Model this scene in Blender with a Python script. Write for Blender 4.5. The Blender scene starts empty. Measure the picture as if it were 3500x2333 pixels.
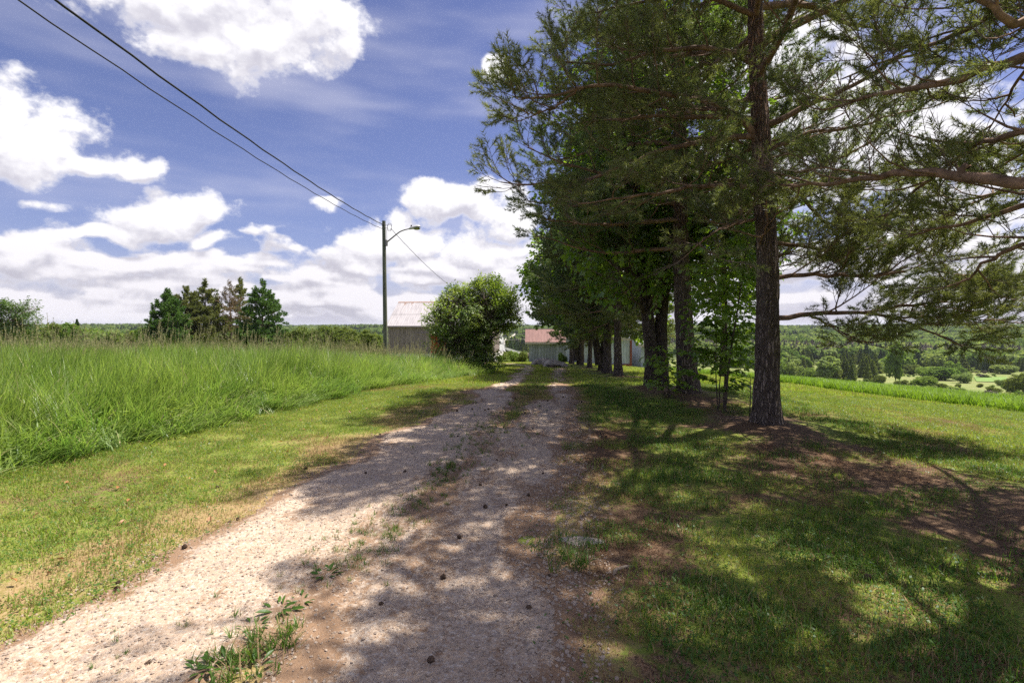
import bpy, math, random
import numpy as np
from mathutils import Vector, Euler

R = math.radians
scene = bpy.context.scene
C = scene.collection

# ------------------------------------------------------------------ camera, sky, sun, exposure
CAM_H = 1.6
F = 512.0                                   # focal length in pixels of a 1024 wide frame (18 mm)
PITCH = math.atan((341.0 - 325.6) / F)      # the camera looks slightly down
cam_d = bpy.data.cameras.new('camera')
cam_d.lens = 18.0
cam_d.sensor_width = 36.0
cam_d.clip_start = 0.05
cam_d.clip_end = 20000.0
cam = bpy.data.objects.new('camera', cam_d)
cam.location = (0, 0, CAM_H)
cam.rotation_euler = (math.pi / 2 - PITCH, 0, 0)
C.objects.link(cam)
scene.camera = cam

SUN_AZ, SUN_EL = R(63), R(66)               # to the right of the view and ahead, high
world = bpy.data.worlds.new('World')
scene.world = world
world.use_nodes = True
world.cycles.sampling_method = 'NONE'


class NT:
    """small helper round a node tree"""
    def __init__(self, tree):
        self.t = tree

    def n(self, typ, ins=None, **kw):
        nd = self.t.nodes.new(typ)
        for k, v in kw.items():
            setattr(nd, k, v)
        for k, v in (ins or {}).items():
            self.put(nd.inputs[k], v)
        return nd

    def put(self, sock, v):
        if isinstance(v, bpy.types.NodeSocket):
            self.t.links.new(v, sock)
        elif hasattr(v, 'outputs'):
            self.t.links.new(v.outputs[0], sock)
        else:
            if isinstance(v, tuple) and sock.type == 'RGBA' and len(v) == 3:
                v = v + (1.0,)
            sock.default_value = v

    def m(self, op, a, b=0.0, c=None, clamp=False):
        nd = self.t.nodes.new('ShaderNodeMath')
        nd.operation = op
        nd.use_clamp = clamp
        self.put(nd.inputs[0], a)
        self.put(nd.inputs[1], b)
        if c is not None:
            self.put(nd.inputs[2], c)
        return nd.outputs[0]

    def v(self, op, a, b=(0, 0, 0)):
        nd = self.t.nodes.new('ShaderNodeVectorMath')
        nd.operation = op
        self.put(nd.inputs[0], a)
        self.put(nd.inputs[1], b)
        return nd.outputs['Value' if op in ('LENGTH', 'DOT_PRODUCT', 'DISTANCE') else 'Vector']

    def ramp(self, x, lo, hi, a=0.0, b=1.0, smooth=True):
        nd = self.t.nodes.new('ShaderNodeMapRange')
        nd.interpolation_type = 'SMOOTHSTEP' if smooth else 'LINEAR'
        nd.clamp = True
        for i, q in enumerate((x, lo, hi, a, b)):
            self.put(nd.inputs[i], q)
        return nd.outputs[0]

    def mix(self, f, a, b, blend='MIX'):
        nd = self.t.nodes.new('ShaderNodeMix')
        nd.data_type = 'RGBA'
        nd.blend_type = blend
        nd.clamp_factor = True
        self.put(nd.inputs[0], f)
        self.put(nd.inputs[6], a)
        self.put(nd.inputs[7], b)
        return nd.outputs[2]

    def noise(self, vec, scale, detail=4.0, rough=0.55, dist=0.0, color=False):
        nd = self.n('ShaderNodeTexNoise', {'Scale': scale, 'Detail': detail, 'Roughness': rough, 'Distortion': dist})
        if vec is not None:
            self.put(nd.inputs['Vector'], vec)
        return nd.outputs['Color' if color else 0]

    def vor(self, vec, scale, feature='F1', rnd=1.0):
        nd = self.n('ShaderNodeTexVoronoi', {'Scale': scale, 'Randomness': rnd}, feature=feature)
        self.put(nd.inputs['Vector'], vec)
        return nd

    def sep(self, vec):
        nd = self.n('ShaderNodeSeparateXYZ', {0: vec})
        return nd.outputs

    def comb(self, x, y, z):
        return self.n('ShaderNodeCombineXYZ', {0: x, 1: y, 2: z}).outputs[0]


# clouds: heaps of cumulus given by direction (u = right / forward, v = up / forward), frayed by noise
CLOUDS = [  # centre x, centre y, radius x, radius y on the 2352 wide survey of the sky
    (500, 0, 350, 95), (610, 105, 130, 90), (760, 50, 95, 95), (470, 80, 150, 80), (20, 270, 90, 105), (60, 335, 200, 95), (225, 370, 140, 48),
    (335, 388, 65, 30), (375, 510, 140, 58), (470, 480, 85, 46), (290, 540, 170, 22), (490, 548, 90, 36), (460, 598, 160, 32), (60, 590, 150, 55),
    (1060, 460, 160, 46), (1160, 500, 110, 46), (940, 560, 190, 58), (1110, 590, 150, 66), (840, 605, 110, 36),
    (748, 491, 38, 15), (1150, 168, 30, 34), (1960, 330, 430, 210), (2230, 560, 260, 100), (1650, 150, 260, 120)]


def sky_nodes():
    n = NT(world.node_tree)
    n.t.nodes.clear()
    out = n.n('ShaderNodeOutputWorld')
    bg = n.n('ShaderNodeBackground', {'Strength': 0.087})
    sky = n.n('ShaderNodeTexSky', sky_type='NISHITA', sun_disc=False, sun_elevation=SUN_EL, sun_rotation=SUN_AZ,
              altitude=300.0, air_density=1.0, dust_density=0.6, ozone_density=2.2)
    d = n.v('NORMALIZE', n.n('ShaderNodeTexCoord').outputs['Generated'])
    x, y, z = n.sep(d)[:3]
    yy = n.m('MAXIMUM', y, 0.04)
    back = n.m('MULTIPLY', n.m('LESS_THAN', y, 0.02), 50.0)
    u = n.m('ADD', n.m('DIVIDE', x, yy), back)
    v = n.m('DIVIDE', z, yy)
    w1 = n.m('SUBTRACT', n.noise(d, 7.0, 1.0, 0.5), 0.5)           # the outlines wander
    w2 = n.m('SUBTRACT', n.noise(n.v('ADD', d, (5.2, 1.3, 7.7)), 11.0, 1.0, 0.5), 0.5)
    uv = n.comb(n.m('MULTIPLY_ADD', w1, 0.17, u), n.m('MULTIPLY_ADD', w2, 0.11, v), 0.0)
    uv2 = n.v('ADD', uv, (0.012, 0.030, 0.0))
    k = 1024 / 2352 / F

    def heaps(p):
        best = None
        for (cx, cy, rx, ry) in CLOUDS:
            a = (1 / (rx * k * 1.10), 1 / (ry * k * 1.10), 0.0)
            nd = n.t.nodes.new('ShaderNodeVectorMath')
            nd.operation = 'MULTIPLY_ADD'
            n.put(nd.inputs[0], p)
            nd.inputs[1].default_value = a
            nd.inputs[2].default_value = (-(cx - 1176) * k * a[0], -(748 - cy) * k * a[1], 0.0)
            e = n.v('LENGTH', nd.outputs[0])
            best = e if best is None else n.m('MINIMUM', best, e)
        return n.m('MAXIMUM', n.m('SUBTRACT', 1.0, best), -1.2)

    b0, b1 = heaps(uv), heaps(uv2)
    # far banks along the whole horizon
    db = n.v('MULTIPLY', d, (6.0, 6.0, 24.0))
    env = n.ramp(n.m('ABSOLUTE', n.m('SUBTRACT', z, 0.070)), 0.03, 0.17, 0.45, -2.0)
    h0 = n.m('MULTIPLY_ADD', n.m('SUBTRACT', n.noise(db, 1.0, 2.0, 0.5), 0.47), 4.0, env)
    h1 = n.m('MULTIPLY_ADD', n.m('SUBTRACT', n.noise(n.v('ADD', db, (0.05, 0.0, 0.42)), 1.0, 2.0, 0.5), 0.47), 4.0, env)
    # scattered heaps of the same kind all round, outside the picture
    zz = n.m('ADD', n.m('MAXIMUM', z, 0.0), 0.22)
    pl = n.v('DIVIDE', n.comb(x, y, 0.0), n.comb(zz, zz, 1.0))
    gen = n.m('MULTIPLY', n.m('SUBTRACT', n.noise(pl, 1.1, 1.0, 0.5), 0.53), 4.5)
    outm = n.ramp(n.m('MAXIMUM', n.m('ABSOLUTE', u), n.m('MULTIPLY', v, 1.5)), 1.15, 1.6)
    gen = n.m('ADD', gen, n.m('MULTIPLY', n.m('SUBTRACT', outm, 1.0), 4.0))
    b0 = n.m('MAXIMUM', n.m('MAXIMUM', b0, h0), gen)
    b1 = n.m('MAXIMUM', n.m('MAXIMUM', b1, h1), gen)
    dn = n.v('MULTIPLY', d, (1.0, 1.0, 1.3))
    f0 = n.noise(dn, 10.0, 7.0, 0.60)
    f1 = n.noise(n.v('ADD', dn, (0.006, 0.0, 0.020)), 10.0, 4.0, 0.60)
    t0 = n.m('MULTIPLY_ADD', n.m('SUBTRACT', f0, 0.5), 2.6, b0)
    t1 = n.m('MULTIPLY_ADD', n.m('SUBTRACT', f1, 0.5), 2.6, b1)
    alpha = n.ramp(t0, 0.0, 0.40)
    lit = n.ramp(n.m('SUBTRACT', t0, t1), -0.60, 0.32)             # upper, sunward flanks are bright, bases grey
    thin = n.ramp(t0, 0.0, 0.45, 1.0, 0.0)
    lit = n.m('MAXIMUM', lit, thin)
    low = n.ramp(z, 0.0, 0.22)
    hi = n.mix(low, (5.5, 5.3, 5.65), (6.5, 6.4, 6.6))
    lo = n.mix(low, (3.25, 3.15, 3.65), (3.85, 3.75, 4.3))
    cl = n.mix(lit, lo, hi)
    blue = n.mix(1.0, sky.outputs[0], (0.65, 0.55, 0.70), 'MULTIPLY')
    vy = n.noise(n.v('MULTIPLY', d, (2.2, 2.2, 11.0)), 1.0, 3.0, 0.6)   # thin high veil
    veil = n.m('MULTIPLY', n.ramp(vy, 0.42, 0.78), 0.42)
    blue = n.mix(veil, blue, (5.0, 4.9, 5.6))
    hz = n.ramp(z, 0.0, 0.11, 0.75, 0.0)
    blue = n.mix(hz, blue, (3.5, 3.55, 4.4))
    col = n.mix(alpha, blue, cl)
    n.put(bg.inputs['Color'], col)
    n.t.links.new(bg.outputs[0], out.inputs[0])


sky_nodes()

sun_d = bpy.data.lights.new('sun', 'SUN')
sun_d.energy = 5.0
sun_d.angle = R(0.53)
sun_d.color = (1.0, 0.92, 0.80)
sun = bpy.data.objects.new('sun', sun_d)
to_sun = Vector((math.sin(SUN_AZ) * math.cos(SUN_EL), math.cos(SUN_AZ) * math.cos(SUN_EL), math.sin(SUN_EL)))
sun.rotation_euler = to_sun.to_track_quat('Z', 'Y').to_euler()
sun.location = to_sun * 60
C.objects.link(sun)

scene.view_settings.view_transform = 'Standard'
scene.view_settings.look = 'None'
scene.view_settings.gamma = 1.0
scene.view_settings.exposure = 0.98
scene.view_settings.use_curve_mapping = False
scene.render.engine = 'CYCLES'
cy = scene.cycles
cy.max_bounces = 4
cy.diffuse_bounces = 3
cy.glossy_bounces = 2
cy.transmission_bounces = 4
cy.volume_bounces = 0
cy.transparent_max_bounces = 8
cy.caustics_reflective = False
cy.caustics_refractive = False
cy.use_adaptive_sampling = True
cy.adaptive_min_samples = 24
cy.adaptive_threshold = 0.012
cy.sample_clamp_indirect = 6.0
try:
    cy.use_denoising = False
    cy.denoiser = 'OPENIMAGEDENOISE'
    cy.denoising_prefilter = 'ACCURATE'
    cy.denoising_input_passes = 'RGB_ALBEDO_NORMAL'
except Exception:
    pass

rng = np.random.default_rng(11)
rnd = random.Random(5)


# ------------------------------------------------------------------ helpers
def tag(o, label=None, cat=None, group=None, kind=None):
    if label:
        o['label'] = label
    if cat:
        o['category'] = cat
    if group:
        o['group'] = group
    if kind:
        o['kind'] = kind
    return o


def empty(name, loc=(0, 0, 0), rz=0.0):
    o = bpy.data.objects.new(name, None)
    o.empty_display_size = 0.2
    o.location = loc
    o.rotation_euler = (0, 0, rz)
    C.objects.link(o)
    return o


class MB:
    """collects vertices and faces; build() makes one mesh object"""
    def __init__(self):
        self.v, self.f, self.mi, self.n = [], [], [], 0

    def add(self, V, Fs, mi=0):
        V = np.asarray(V, float).reshape(-1, 3)
        Fs = np.asarray(Fs, int)
        self.v.append(V)
        self.f.append(Fs + self.n)
        self.mi.append(np.full(len(Fs), mi))
        self.n += len(V)

    def box(self, a, b, mi=0):
        (x0, y0, z0), (x1, y1, z1) = a, b
        V = [(x0, y0, z0), (x1, y0, z0), (x1, y1, z0), (x0, y1, z0), (x0, y0, z1), (x1, y0, z1), (x1, y1, z1), (x0, y1, z1)]
        self.add(V, [(0, 3, 2, 1), (4, 5, 6, 7), (0, 1, 5, 4), (1, 2, 6, 5), (2, 3, 7, 6), (3, 0, 4, 7)], mi)

    def tube(self, path, rad, sides=6, mi=0, cap=False):
        P = np.asarray(path, float)
        r = np.broadcast_to(np.asarray(rad, float), (len(P),))
        T = np.gradient(P, axis=0)
        T /= np.linalg.norm(T, axis=1)[:, None] + 1e-12
        ref = np.array((0, 0, 1.0)) if abs(T[0][2]) < 0.9 else np.array((1.0, 0, 0))
        A = np.cross(T, ref)
        A /= np.linalg.norm(A, axis=1)[:, None] + 1e-12
        B = np.cross(T, A)
        a = np.arange(sides) * 2 * np.pi / sides
        V = P[:, None] + r[:, None, None] * (np.cos(a)[None, :, None] * A[:, None] + np.sin(a)[None, :, None] * B[:, None])
        V = V.reshape(-1, 3)
        i, j = np.meshgrid(np.arange(len(P) - 1), np.arange(sides), indexing='ij')
        j2 = (j + 1) % sides
        Fq = np.stack([i * sides + j, i * sides + j2, (i + 1) * sides + j2, (i + 1) * sides + j], -1).reshape(-1, 4)
        self.add(V, Fq, mi)
        if cap:
            for k, row in ((0, P[0]), (len(P) - 1, P[-1])):
                base = self.n
                ring = V[k * sides:(k + 1) * sides]
                self.add(np.vstack([ring, row]), [(q, (q + 1) % sides, sides) for q in range(sides)], mi)

    def mesh(self, name, mats, smooth=False):
        V = np.concatenate(self.v)
        me = bpy.data.meshes.new(name)
        me.vertices.add(len(V))
        me.vertices.foreach_set('co', V.ravel())
        tot = np.concatenate([np.full(len(f), f.shape[1]) for f in self.f])
        idx = np.concatenate([f.ravel() for f in self.f])
        me.loops.add(len(idx))
        me.loops.foreach_set('vertex_index', idx)
        me.polygons.add(len(tot))
        st = np.concatenate([[0], np.cumsum(tot)[:-1]])
        me.polygons.foreach_set('loop_start', st)
        me.polygons.foreach_set('loop_total', tot)
        me.polygons.foreach_set('material_index', np.concatenate(self.mi))
        me.polygons.foreach_set('use_smooth', np.full(len(tot), bool(smooth)))
        for m in (mats if isinstance(mats, (list, tuple)) else [mats]):
            me.materials.append(m)
        me.update(calc_edges=True)
        me.validate()
        return me

    def build(self, name, mats, parent=None, smooth=False, link=True):
        o = bpy.data.objects.new(name, self.mesh(name, mats, smooth))
        if link:
            C.objects.link(o)
        o.parent = parent
        return o


def put(name, me, parent=None, loc=(0, 0, 0), rot=(0, 0, 0), scl=(1, 1, 1)):
    o = bpy.data.objects.new(name, me)
    C.objects.link(o)
    o.parent = parent
    o.location = loc
    o.rotation_euler = rot
    o.scale = scl if isinstance(scl, tuple) else (scl, scl, scl)
    return o


def copy_tree(o, parent=None):
    c = o.copy()
    C.objects.link(c)
    c.parent = parent
    for ch in o.children:
        copy_tree(ch, c)
    return c


def _hash(ix, iy, seed):
    h = (ix.astype(np.int64) * 374761393 + iy.astype(np.int64) * 668265263 + seed * 1442695041) & 0xFFFFFFFF
    h = ((h ^ (h >> 13)) * 1274126177) & 0xFFFFFFFF
    return ((h ^ (h >> 16)) & 0xFFFF) / 65535.0


def vn(x, y, seed=0):
    x, y = np.asarray(x, float), np.asarray(y, float)
    ix, iy = np.floor(x), np.floor(y)
    fx, fy = x - ix, y - iy
    fx, fy = fx * fx * (3 - 2 * fx), fy * fy * (3 - 2 * fy)
    a, b = _hash(ix, iy, seed), _hash(ix + 1, iy, seed)
    c, d = _hash(ix, iy + 1, seed), _hash(ix + 1, iy + 1, seed)
    return (a + (b - a) * fx) * (1 - fy) + (c + (d - c) * fx) * fy


def fbm(x, y, seed=0, oct=4):
    s, a, t = 0.0, 0.5, 0.0
    for k in range(oct):
        s = s + a * vn(x * 2 ** k, y * 2 ** k, seed + 17 * k)
        t += a
        a *= 0.5
    return s / t


def sstep(a, b, x):
    t = np.clip((np.asarray(x, float) - a) / (b - a), 0, 1)
    return t * t * (3 - 2 * t)


# the lie of the land: level by the camera, falling ahead and to the right into a wide wooded valley, rising far off
_by = np.array([-100, 0, 13, 20, 27, 31.5, 45, 52, 60, 80, 120, 200, 300, 450, 600, 900, 1300, 2000, 3500, 9000], float)
_bz = np.array([0, 0, 0, -.38, -.64, -.88, -1.6, -2.15, -2.6, -4.6, -8.5, -14, -17.5, -17.5, -15, -9, -5, -5, -2, -2], float)
_ly = np.sign(np.linspace(-10, 10, 4001)) * (np.expm1(np.abs(np.linspace(-10, 10, 4001))) * 0.4)
_lz = np.interp(_ly, _by, _bz)
_k = np.hanning(41)
_lz = np.convolve(np.pad(_lz, 20, mode='edge'), _k / _k.sum(), 'valid')


def H(x, y):
    x, y = np.asarray(x, float), np.asarray(y, float)
    d = np.hypot(np.maximum(y, 0), 0.30 * x)
    z = np.interp(d, _ly, _lz)
    z = z * (1 - 0.45 * sstep(-4, -28, x) * (1 - sstep(70, 160, d)))
    far = 1 - sstep(250, 900, d)
    lat = -np.clip(x - 5.5, 0, 12.5) * 0.085 - np.clip(x - 18, 0, 70) * 0.070
    lat = lat - 0.10 * sstep(3.5, 5.5, x) * 0
    z = z + lat * far
    z = z + 0.12 * sstep(-4.5, -9, x) * (1 - sstep(40, 90, d))
    z = z + (fbm(x / 260 + 3, y / 260, 5, 3) - 0.5) * (9.0 * sstep(150, 700, d) + 12.0 * sstep(700, 1600, d))
    z = z + (vn(x * 0.35, y * 0.35, 9) - 0.5) * 0.05 * (1 - sstep(30, 60, d))
    return z


def Hs(x, y):
    return float(H(np.array([x]), np.array([y]))[0])


def ray(px, py):
    """direction through a point of the 1024 x 682 survey"""
    a, b = (px - 512) / F, (341 - py) / F
    c, s = math.cos(PITCH), math.sin(PITCH)
    return np.array((a, c + b * s, b * c - s))


def at(px, py, D):
    d = ray(px, py)
    return np.array((0, 0, CAM_H)) + d * (D / d[1])


def at2(px, py, D):                 # the same from a 2352 wide survey
    return at(px * 1024 / 2352, py * 1024 / 2352, D)


def on_ground(px, py):
    d = ray(px, py)
    t = np.geomspace(1.0, 9000, 6000)
    P = np.array((0, 0, CAM_H)) + t[:, None] * d
    below = P[:, 2] < H(P[:, 0], P[:, 1])
    k = int(np.argmax(below)) if below.any() else len(t) - 1
    return P[k, 0], P[k, 1], Hs(P[k, 0], P[k, 1])


def ground2(px, py):
    return on_ground(px * 1024 / 2352, py * 1024 / 2352)


# scatter: one object whose points carry instances of a few shared meshes
_groups = {}


def scatter_tree(srcs):
    key = tuple(s.name for s in srcs)
    if key in _groups:
        return _groups[key]
    g = bpy.data.node_groups.new('scatter', 'GeometryNodeTree')
    g.interface.new_socket('Geometry', in_out='INPUT', socket_type='NodeSocketGeometry')
    g.interface.new_socket('Geometry', in_out='OUTPUT', socket_type='NodeSocketGeometry')
    n = NT(g)
    gi, go = n.n('NodeGroupInput'), n.n('NodeGroupOutput')
    j = n.n('GeometryNodeJoinGeometry')
    for s in reversed(srcs):
        oi = n.n('GeometryNodeObjectInfo')
        oi.inputs['Object'].default_value = s
        oi.inputs['As Instance'].default_value = False
        gt = n.n('GeometryNodeGeometryToInstance')
        g.links.new(oi.outputs['Geometry'], gt.inputs[0])
        g.links.new(gt.outputs[0], j.inputs[0])
    iop = n.n('GeometryNodeInstanceOnPoints')
    g.links.new(gi.outputs[0], iop.inputs['Points'])
    g.links.new(j.outputs[0], iop.inputs['Instance'])
    iop.inputs['Pick Instance'].default_value = True
    a = n.n('GeometryNodeInputNamedAttribute', data_type='INT'); a.inputs['Name'].default_value = 'idx'
    g.links.new(a.outputs['Attribute'], iop.inputs['Instance Index'])
    a = n.n('GeometryNodeInputNamedAttribute', data_type='FLOAT_VECTOR'); a.inputs['Name'].default_value = 'rot'
    e = n.n('FunctionNodeEulerToRotation')
    g.links.new(a.outputs['Attribute'], e.inputs[0])
    g.links.new(e.outputs[0], iop.inputs['Rotation'])
    a = n.n('GeometryNodeInputNamedAttribute', data_type='FLOAT_VECTOR'); a.inputs['Name'].default_value = 'scl'
    g.links.new(a.outputs['Attribute'], iop.inputs['Scale'])
    g.links.new(iop.outputs[0], go.inputs[0])
    _groups[key] = g
    return g


def scatter(name, P, rot, scl, idx, srcs, parent=None):
    P = np.asarray(P, float)
    N = len(P)
    me = bpy.data.meshes.new(name)
    me.vertices.add(N)
    me.vertices.foreach_set('co', P.ravel())
    scl = np.asarray(scl, float)
    if scl.ndim == 1:
        scl = np.repeat(scl[:, None], 3, 1)
    for nm, typ, arr, key in (('rot', 'FLOAT_VECTOR', rot, 'vector'), ('scl', 'FLOAT_VECTOR', scl, 'vector'), ('idx', 'INT', idx, 'value')):
        at_ = me.attributes.new(nm, typ, 'POINT')
        at_.data.foreach_set(key, np.ascontiguousarray(arr).ravel())
    for s in srcs:
        for m in s.data.materials:
            if m and m.name not in [q.name for q in me.materials]:
                me.materials.append(m)
    o = bpy.data.objects.new(name, me)
    C.objects.link(o)
    o.parent = parent
    md = o.modifiers.new('scatter', 'NODES')
    md.node_group = scatter_tree(srcs)
    return o


# ------------------------------------------------------------------ materials
def mat(name):
    m = bpy.data.materials.new(name)
    m.use_nodes = True
    n = NT(m.node_tree)
    n.t.nodes.clear()
    n.out = n.n('ShaderNodeOutputMaterial')
    n.m_ = m
    return m, n


def finish(n, col, rough=0.8, bump=None, bstr=0.3, bdist=0.02, metal=0.0, spec=0.3):
    p = n.n('ShaderNodeBsdfPrincipled', {'Base Color': col, 'Roughness': rough, 'Metallic': metal, 'Specular IOR Level': spec})
    if bump is not None:
        b = n.n('ShaderNodeBump', {'Strength': bstr, 'Distance': bdist, 'Height': bump})
        n.t.links.new(b.outputs[0], p.inputs['Normal'])
    n.t.links.new(p.outputs[0], n.out.inputs[0])


def leaf_mat(name, c1, c2, trans=0.35, tcol=None, gloss=0.05, nscale=1.5, isl=0.2):
    m, n = mat(name)
    oi = n.n('ShaderNodeObjectInfo')
    geo = n.n('ShaderNodeNewGeometry')
    ns = n.noise(geo.outputs['Position'], nscale, 0.0)
    f = n.m('ADD', n.m('MULTIPLY', oi.outputs['Random'], 0.55), n.m('MULTIPLY', n.ramp(ns, 0.3, 0.7), 0.45))
    f = n.m('ADD', n.m('MULTIPLY', f, 1 - isl), n.m('MULTIPLY', geo.outputs['Random Per Island'], isl))
    col = n.mix(f, c1, c2)
    d = n.n('ShaderNodeBsdfDiffuse', {'Color': col})
    tc = n.mix(1.0, col, tcol or (1.5, 1.55, 0.7), 'MULTIPLY')
    t = n.n('ShaderNodeBsdfTranslucent', {'Color': tc})
    mx = n.n('ShaderNodeMixShader', {0: trans, 1: d.outputs[0], 2: t.outputs[0]})
    g = n.n('ShaderNodeBsdfGlossy', {'Color': (0.8, 0.85, 0.9), 'Roughness': 0.42})
    m2 = n.n('ShaderNodeMixShader', {0: gloss, 1: mx.outputs[0], 2: g.outputs[0]})
    n.t.links.new(m2.outputs[0], n.out.inputs[0])
    return m


def plain(name, col, rough=0.7, metal=0.0, var=0.25, scale=6.0, stretch=(1, 1, 1), bstr=0.2, spec=0.3, bdist=0.01):
    m, n = mat(name)
    tc = n.n('ShaderNodeTexCoord').outputs['Object']
    oi = n.n('ShaderNodeObjectInfo').outputs['Random']
    vec = n.v('MULTIPLY', n.v('ADD', tc, n.comb(n.m('MULTIPLY', oi, 37.0), n.m('MULTIPLY', oi, 11.0), 0.0)), stretch)
    ns = n.noise(vec, scale, 6.0, 0.62)
    dark = tuple(c * (1 - var) for c in col)
    lite = tuple(min(1, c * (1 + var)) for c in col)
    c = n.mix(n.ramp(ns, 0.3, 0.7), dark, lite)
    c = n.mix(1.0, c, n.mix(oi, (0.86, 0.86, 0.86), (1.1, 1.1, 1.1)), 'MULTIPLY')
    finish(n, c, rough, ns, bstr, bdist, metal, spec)
    return m


def ground_material():
    m, n = mat('ground')
    pos = n.n('ShaderNodeNewGeometry').outputs['Position']
    za = n.n('ShaderNodeAttribute', attribute_name='zone')
    zx, zy, zz = n.sep(za.outputs['Color'])[:3]           # litter, dry, far wood
    zb = n.sep(n.n('ShaderNodeAttribute', attribute_name='zone2').outputs['Color'])   # field soil, crop, marsh
    n1 = n.noise(pos, 0.9, 4.0, 0.6)
    n2 = n.noise(pos, 14.0, 3.0, 0.65)
    n3 = n.noise(pos, 75.0, 1.0, 0.6)
    grass = n.mix(n.ramp(n1, 0.35, 0.65), (0.115, 0.165, 0.028), (0.205, 0.235, 0.050))
    grass = n.mix(n.ramp(n2, 0.40, 0.75), grass, (0.21, 0.19, 0.065))
    grass = n.mix(n.m('MULTIPLY', n.ramp(n3, 0.5, 0.75), 0.6), grass, (0.05, 0.085, 0.016))
    lit = n.mix(n.ramp(n2, 0.3, 0.7), (0.100, 0.064, 0.041), (0.225, 0.150, 0.098))
    lit = n.mix(n.ramp(n3, 0.35, 0.7), lit, (0.055, 0.034, 0.022))
    dry = n.mix(n.ramp(n2, 0.3, 0.7), (0.30, 0.205, 0.105), (0.20, 0.165, 0.06))
    dry = n.mix(n.m('MULTIPLY', n.ramp(n3, 0.45, 0.7), 0.7), dry, (0.38, 0.28, 0.18))
    edge = n.m('MULTIPLY', n.m('SUBTRACT', n2, 0.5), 1.1)
    c = n.mix(n.ramp(n.m('ADD', zy, edge), 0.35, 0.75), grass, dry)
    c = n.mix(n.ramp(n.m('ADD', zx, edge), 0.35, 0.75), c, lit)
    n4 = n.noise(pos, 0.02, 5.0, 0.6)
    n5 = n.noise(pos, 0.12, 4.0, 0.6)
    wood = n.mix(n.ramp(n4, 0.35, 0.65), (0.030, 0.048, 0.018), (0.060, 0.080, 0.026))
    wood = n.mix(n.ramp(n5, 0.45, 0.7), wood, (0.030, 0.042, 0.020))
    c = n.mix(zz, c, wood)
    c = n.mix(zb[0], c, n.mix(n2, (0.06, 0.075, 0.02), (0.11, 0.12, 0.035)))
    c = n.mix(zb[1], c, n.mix(n2, (0.05, 0.10, 0.022), (0.10, 0.17, 0.035)))
    marsh = n.mix(n.ramp(n5, 0.35, 0.7), (0.20, 0.215, 0.085), (0.135, 0.185, 0.050))
    c = n.mix(zb[2], c, marsh)
    finish(n, c, 0.95, None, 0.7, 0.03, 0.0, 0.1)
    return m


def gravel_material():
    m, n = mat('gravel')
    pos = n.n('ShaderNodeNewGeometry').outputs['Position']
    za = n.sep(n.n('ShaderNodeAttribute', attribute_name='zone').outputs['Color'])
    n1 = n.noise(pos, 1.3, 6.0, 0.65)
    n2 = n.noise(pos, 26.0, 6.0, 0.7)
    vo = n.vor(pos, 85.0)
    vo2 = n.vor(pos, 34.0)
    peb = n.sep(vo.outputs['Color'])[0]
    peb2 = n.sep(vo2.outputs['Color'])[1]
    c = n.mix(n.ramp(n1, 0.3, 0.7), (0.43, 0.330, 0.248), (0.55, 0.440, 0.342))
    c = n.mix(n.ramp(n2, 0.35, 0.75), c, (0.39, 0.28, 0.205))
    c = n.mix(n.m('MULTIPLY', n.ramp(peb, 0.55, 1.0), 0.50), c, (0.68, 0.64, 0.59))
    c = n.mix(n.m('MULTIPLY', n.ramp(peb2, 0.80, 0.95), 0.55), c, (0.27, 0.235, 0.215))
    gap = n.ramp(vo.outputs['Distance'], 0.0, 0.75, 0.0, 1.0)
    c = n.mix(n.m('MULTIPLY', gap, 0.22), c, (0.21, 0.16, 0.125))
    # blown needles, trodden into drifts
    dr = n.noise(n.v('MULTIPLY', pos, (2.4, 0.75, 1.0)), 1.0, 7.0, 0.68)
    drift = n.ramp(n.m('ADD', dr, n.m('ADD', n.m('MULTIPLY', za[0], 0.50), n.m('MULTIPLY', n2, 0.55))), 0.84, 1.00)
    nd = n.mix(n2, (0.130, 0.074, 0.044), (0.30, 0.190, 0.115))
    c = n.mix(n.m('MULTIPLY', drift, 0.88), c, nd)
    hgt = n.noise(pos, 45.0, 3.0, 0.75)
    finish(n, c, 0.92, hgt, 0.75, 0.022, 0.0, 0.15)
    return m


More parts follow.
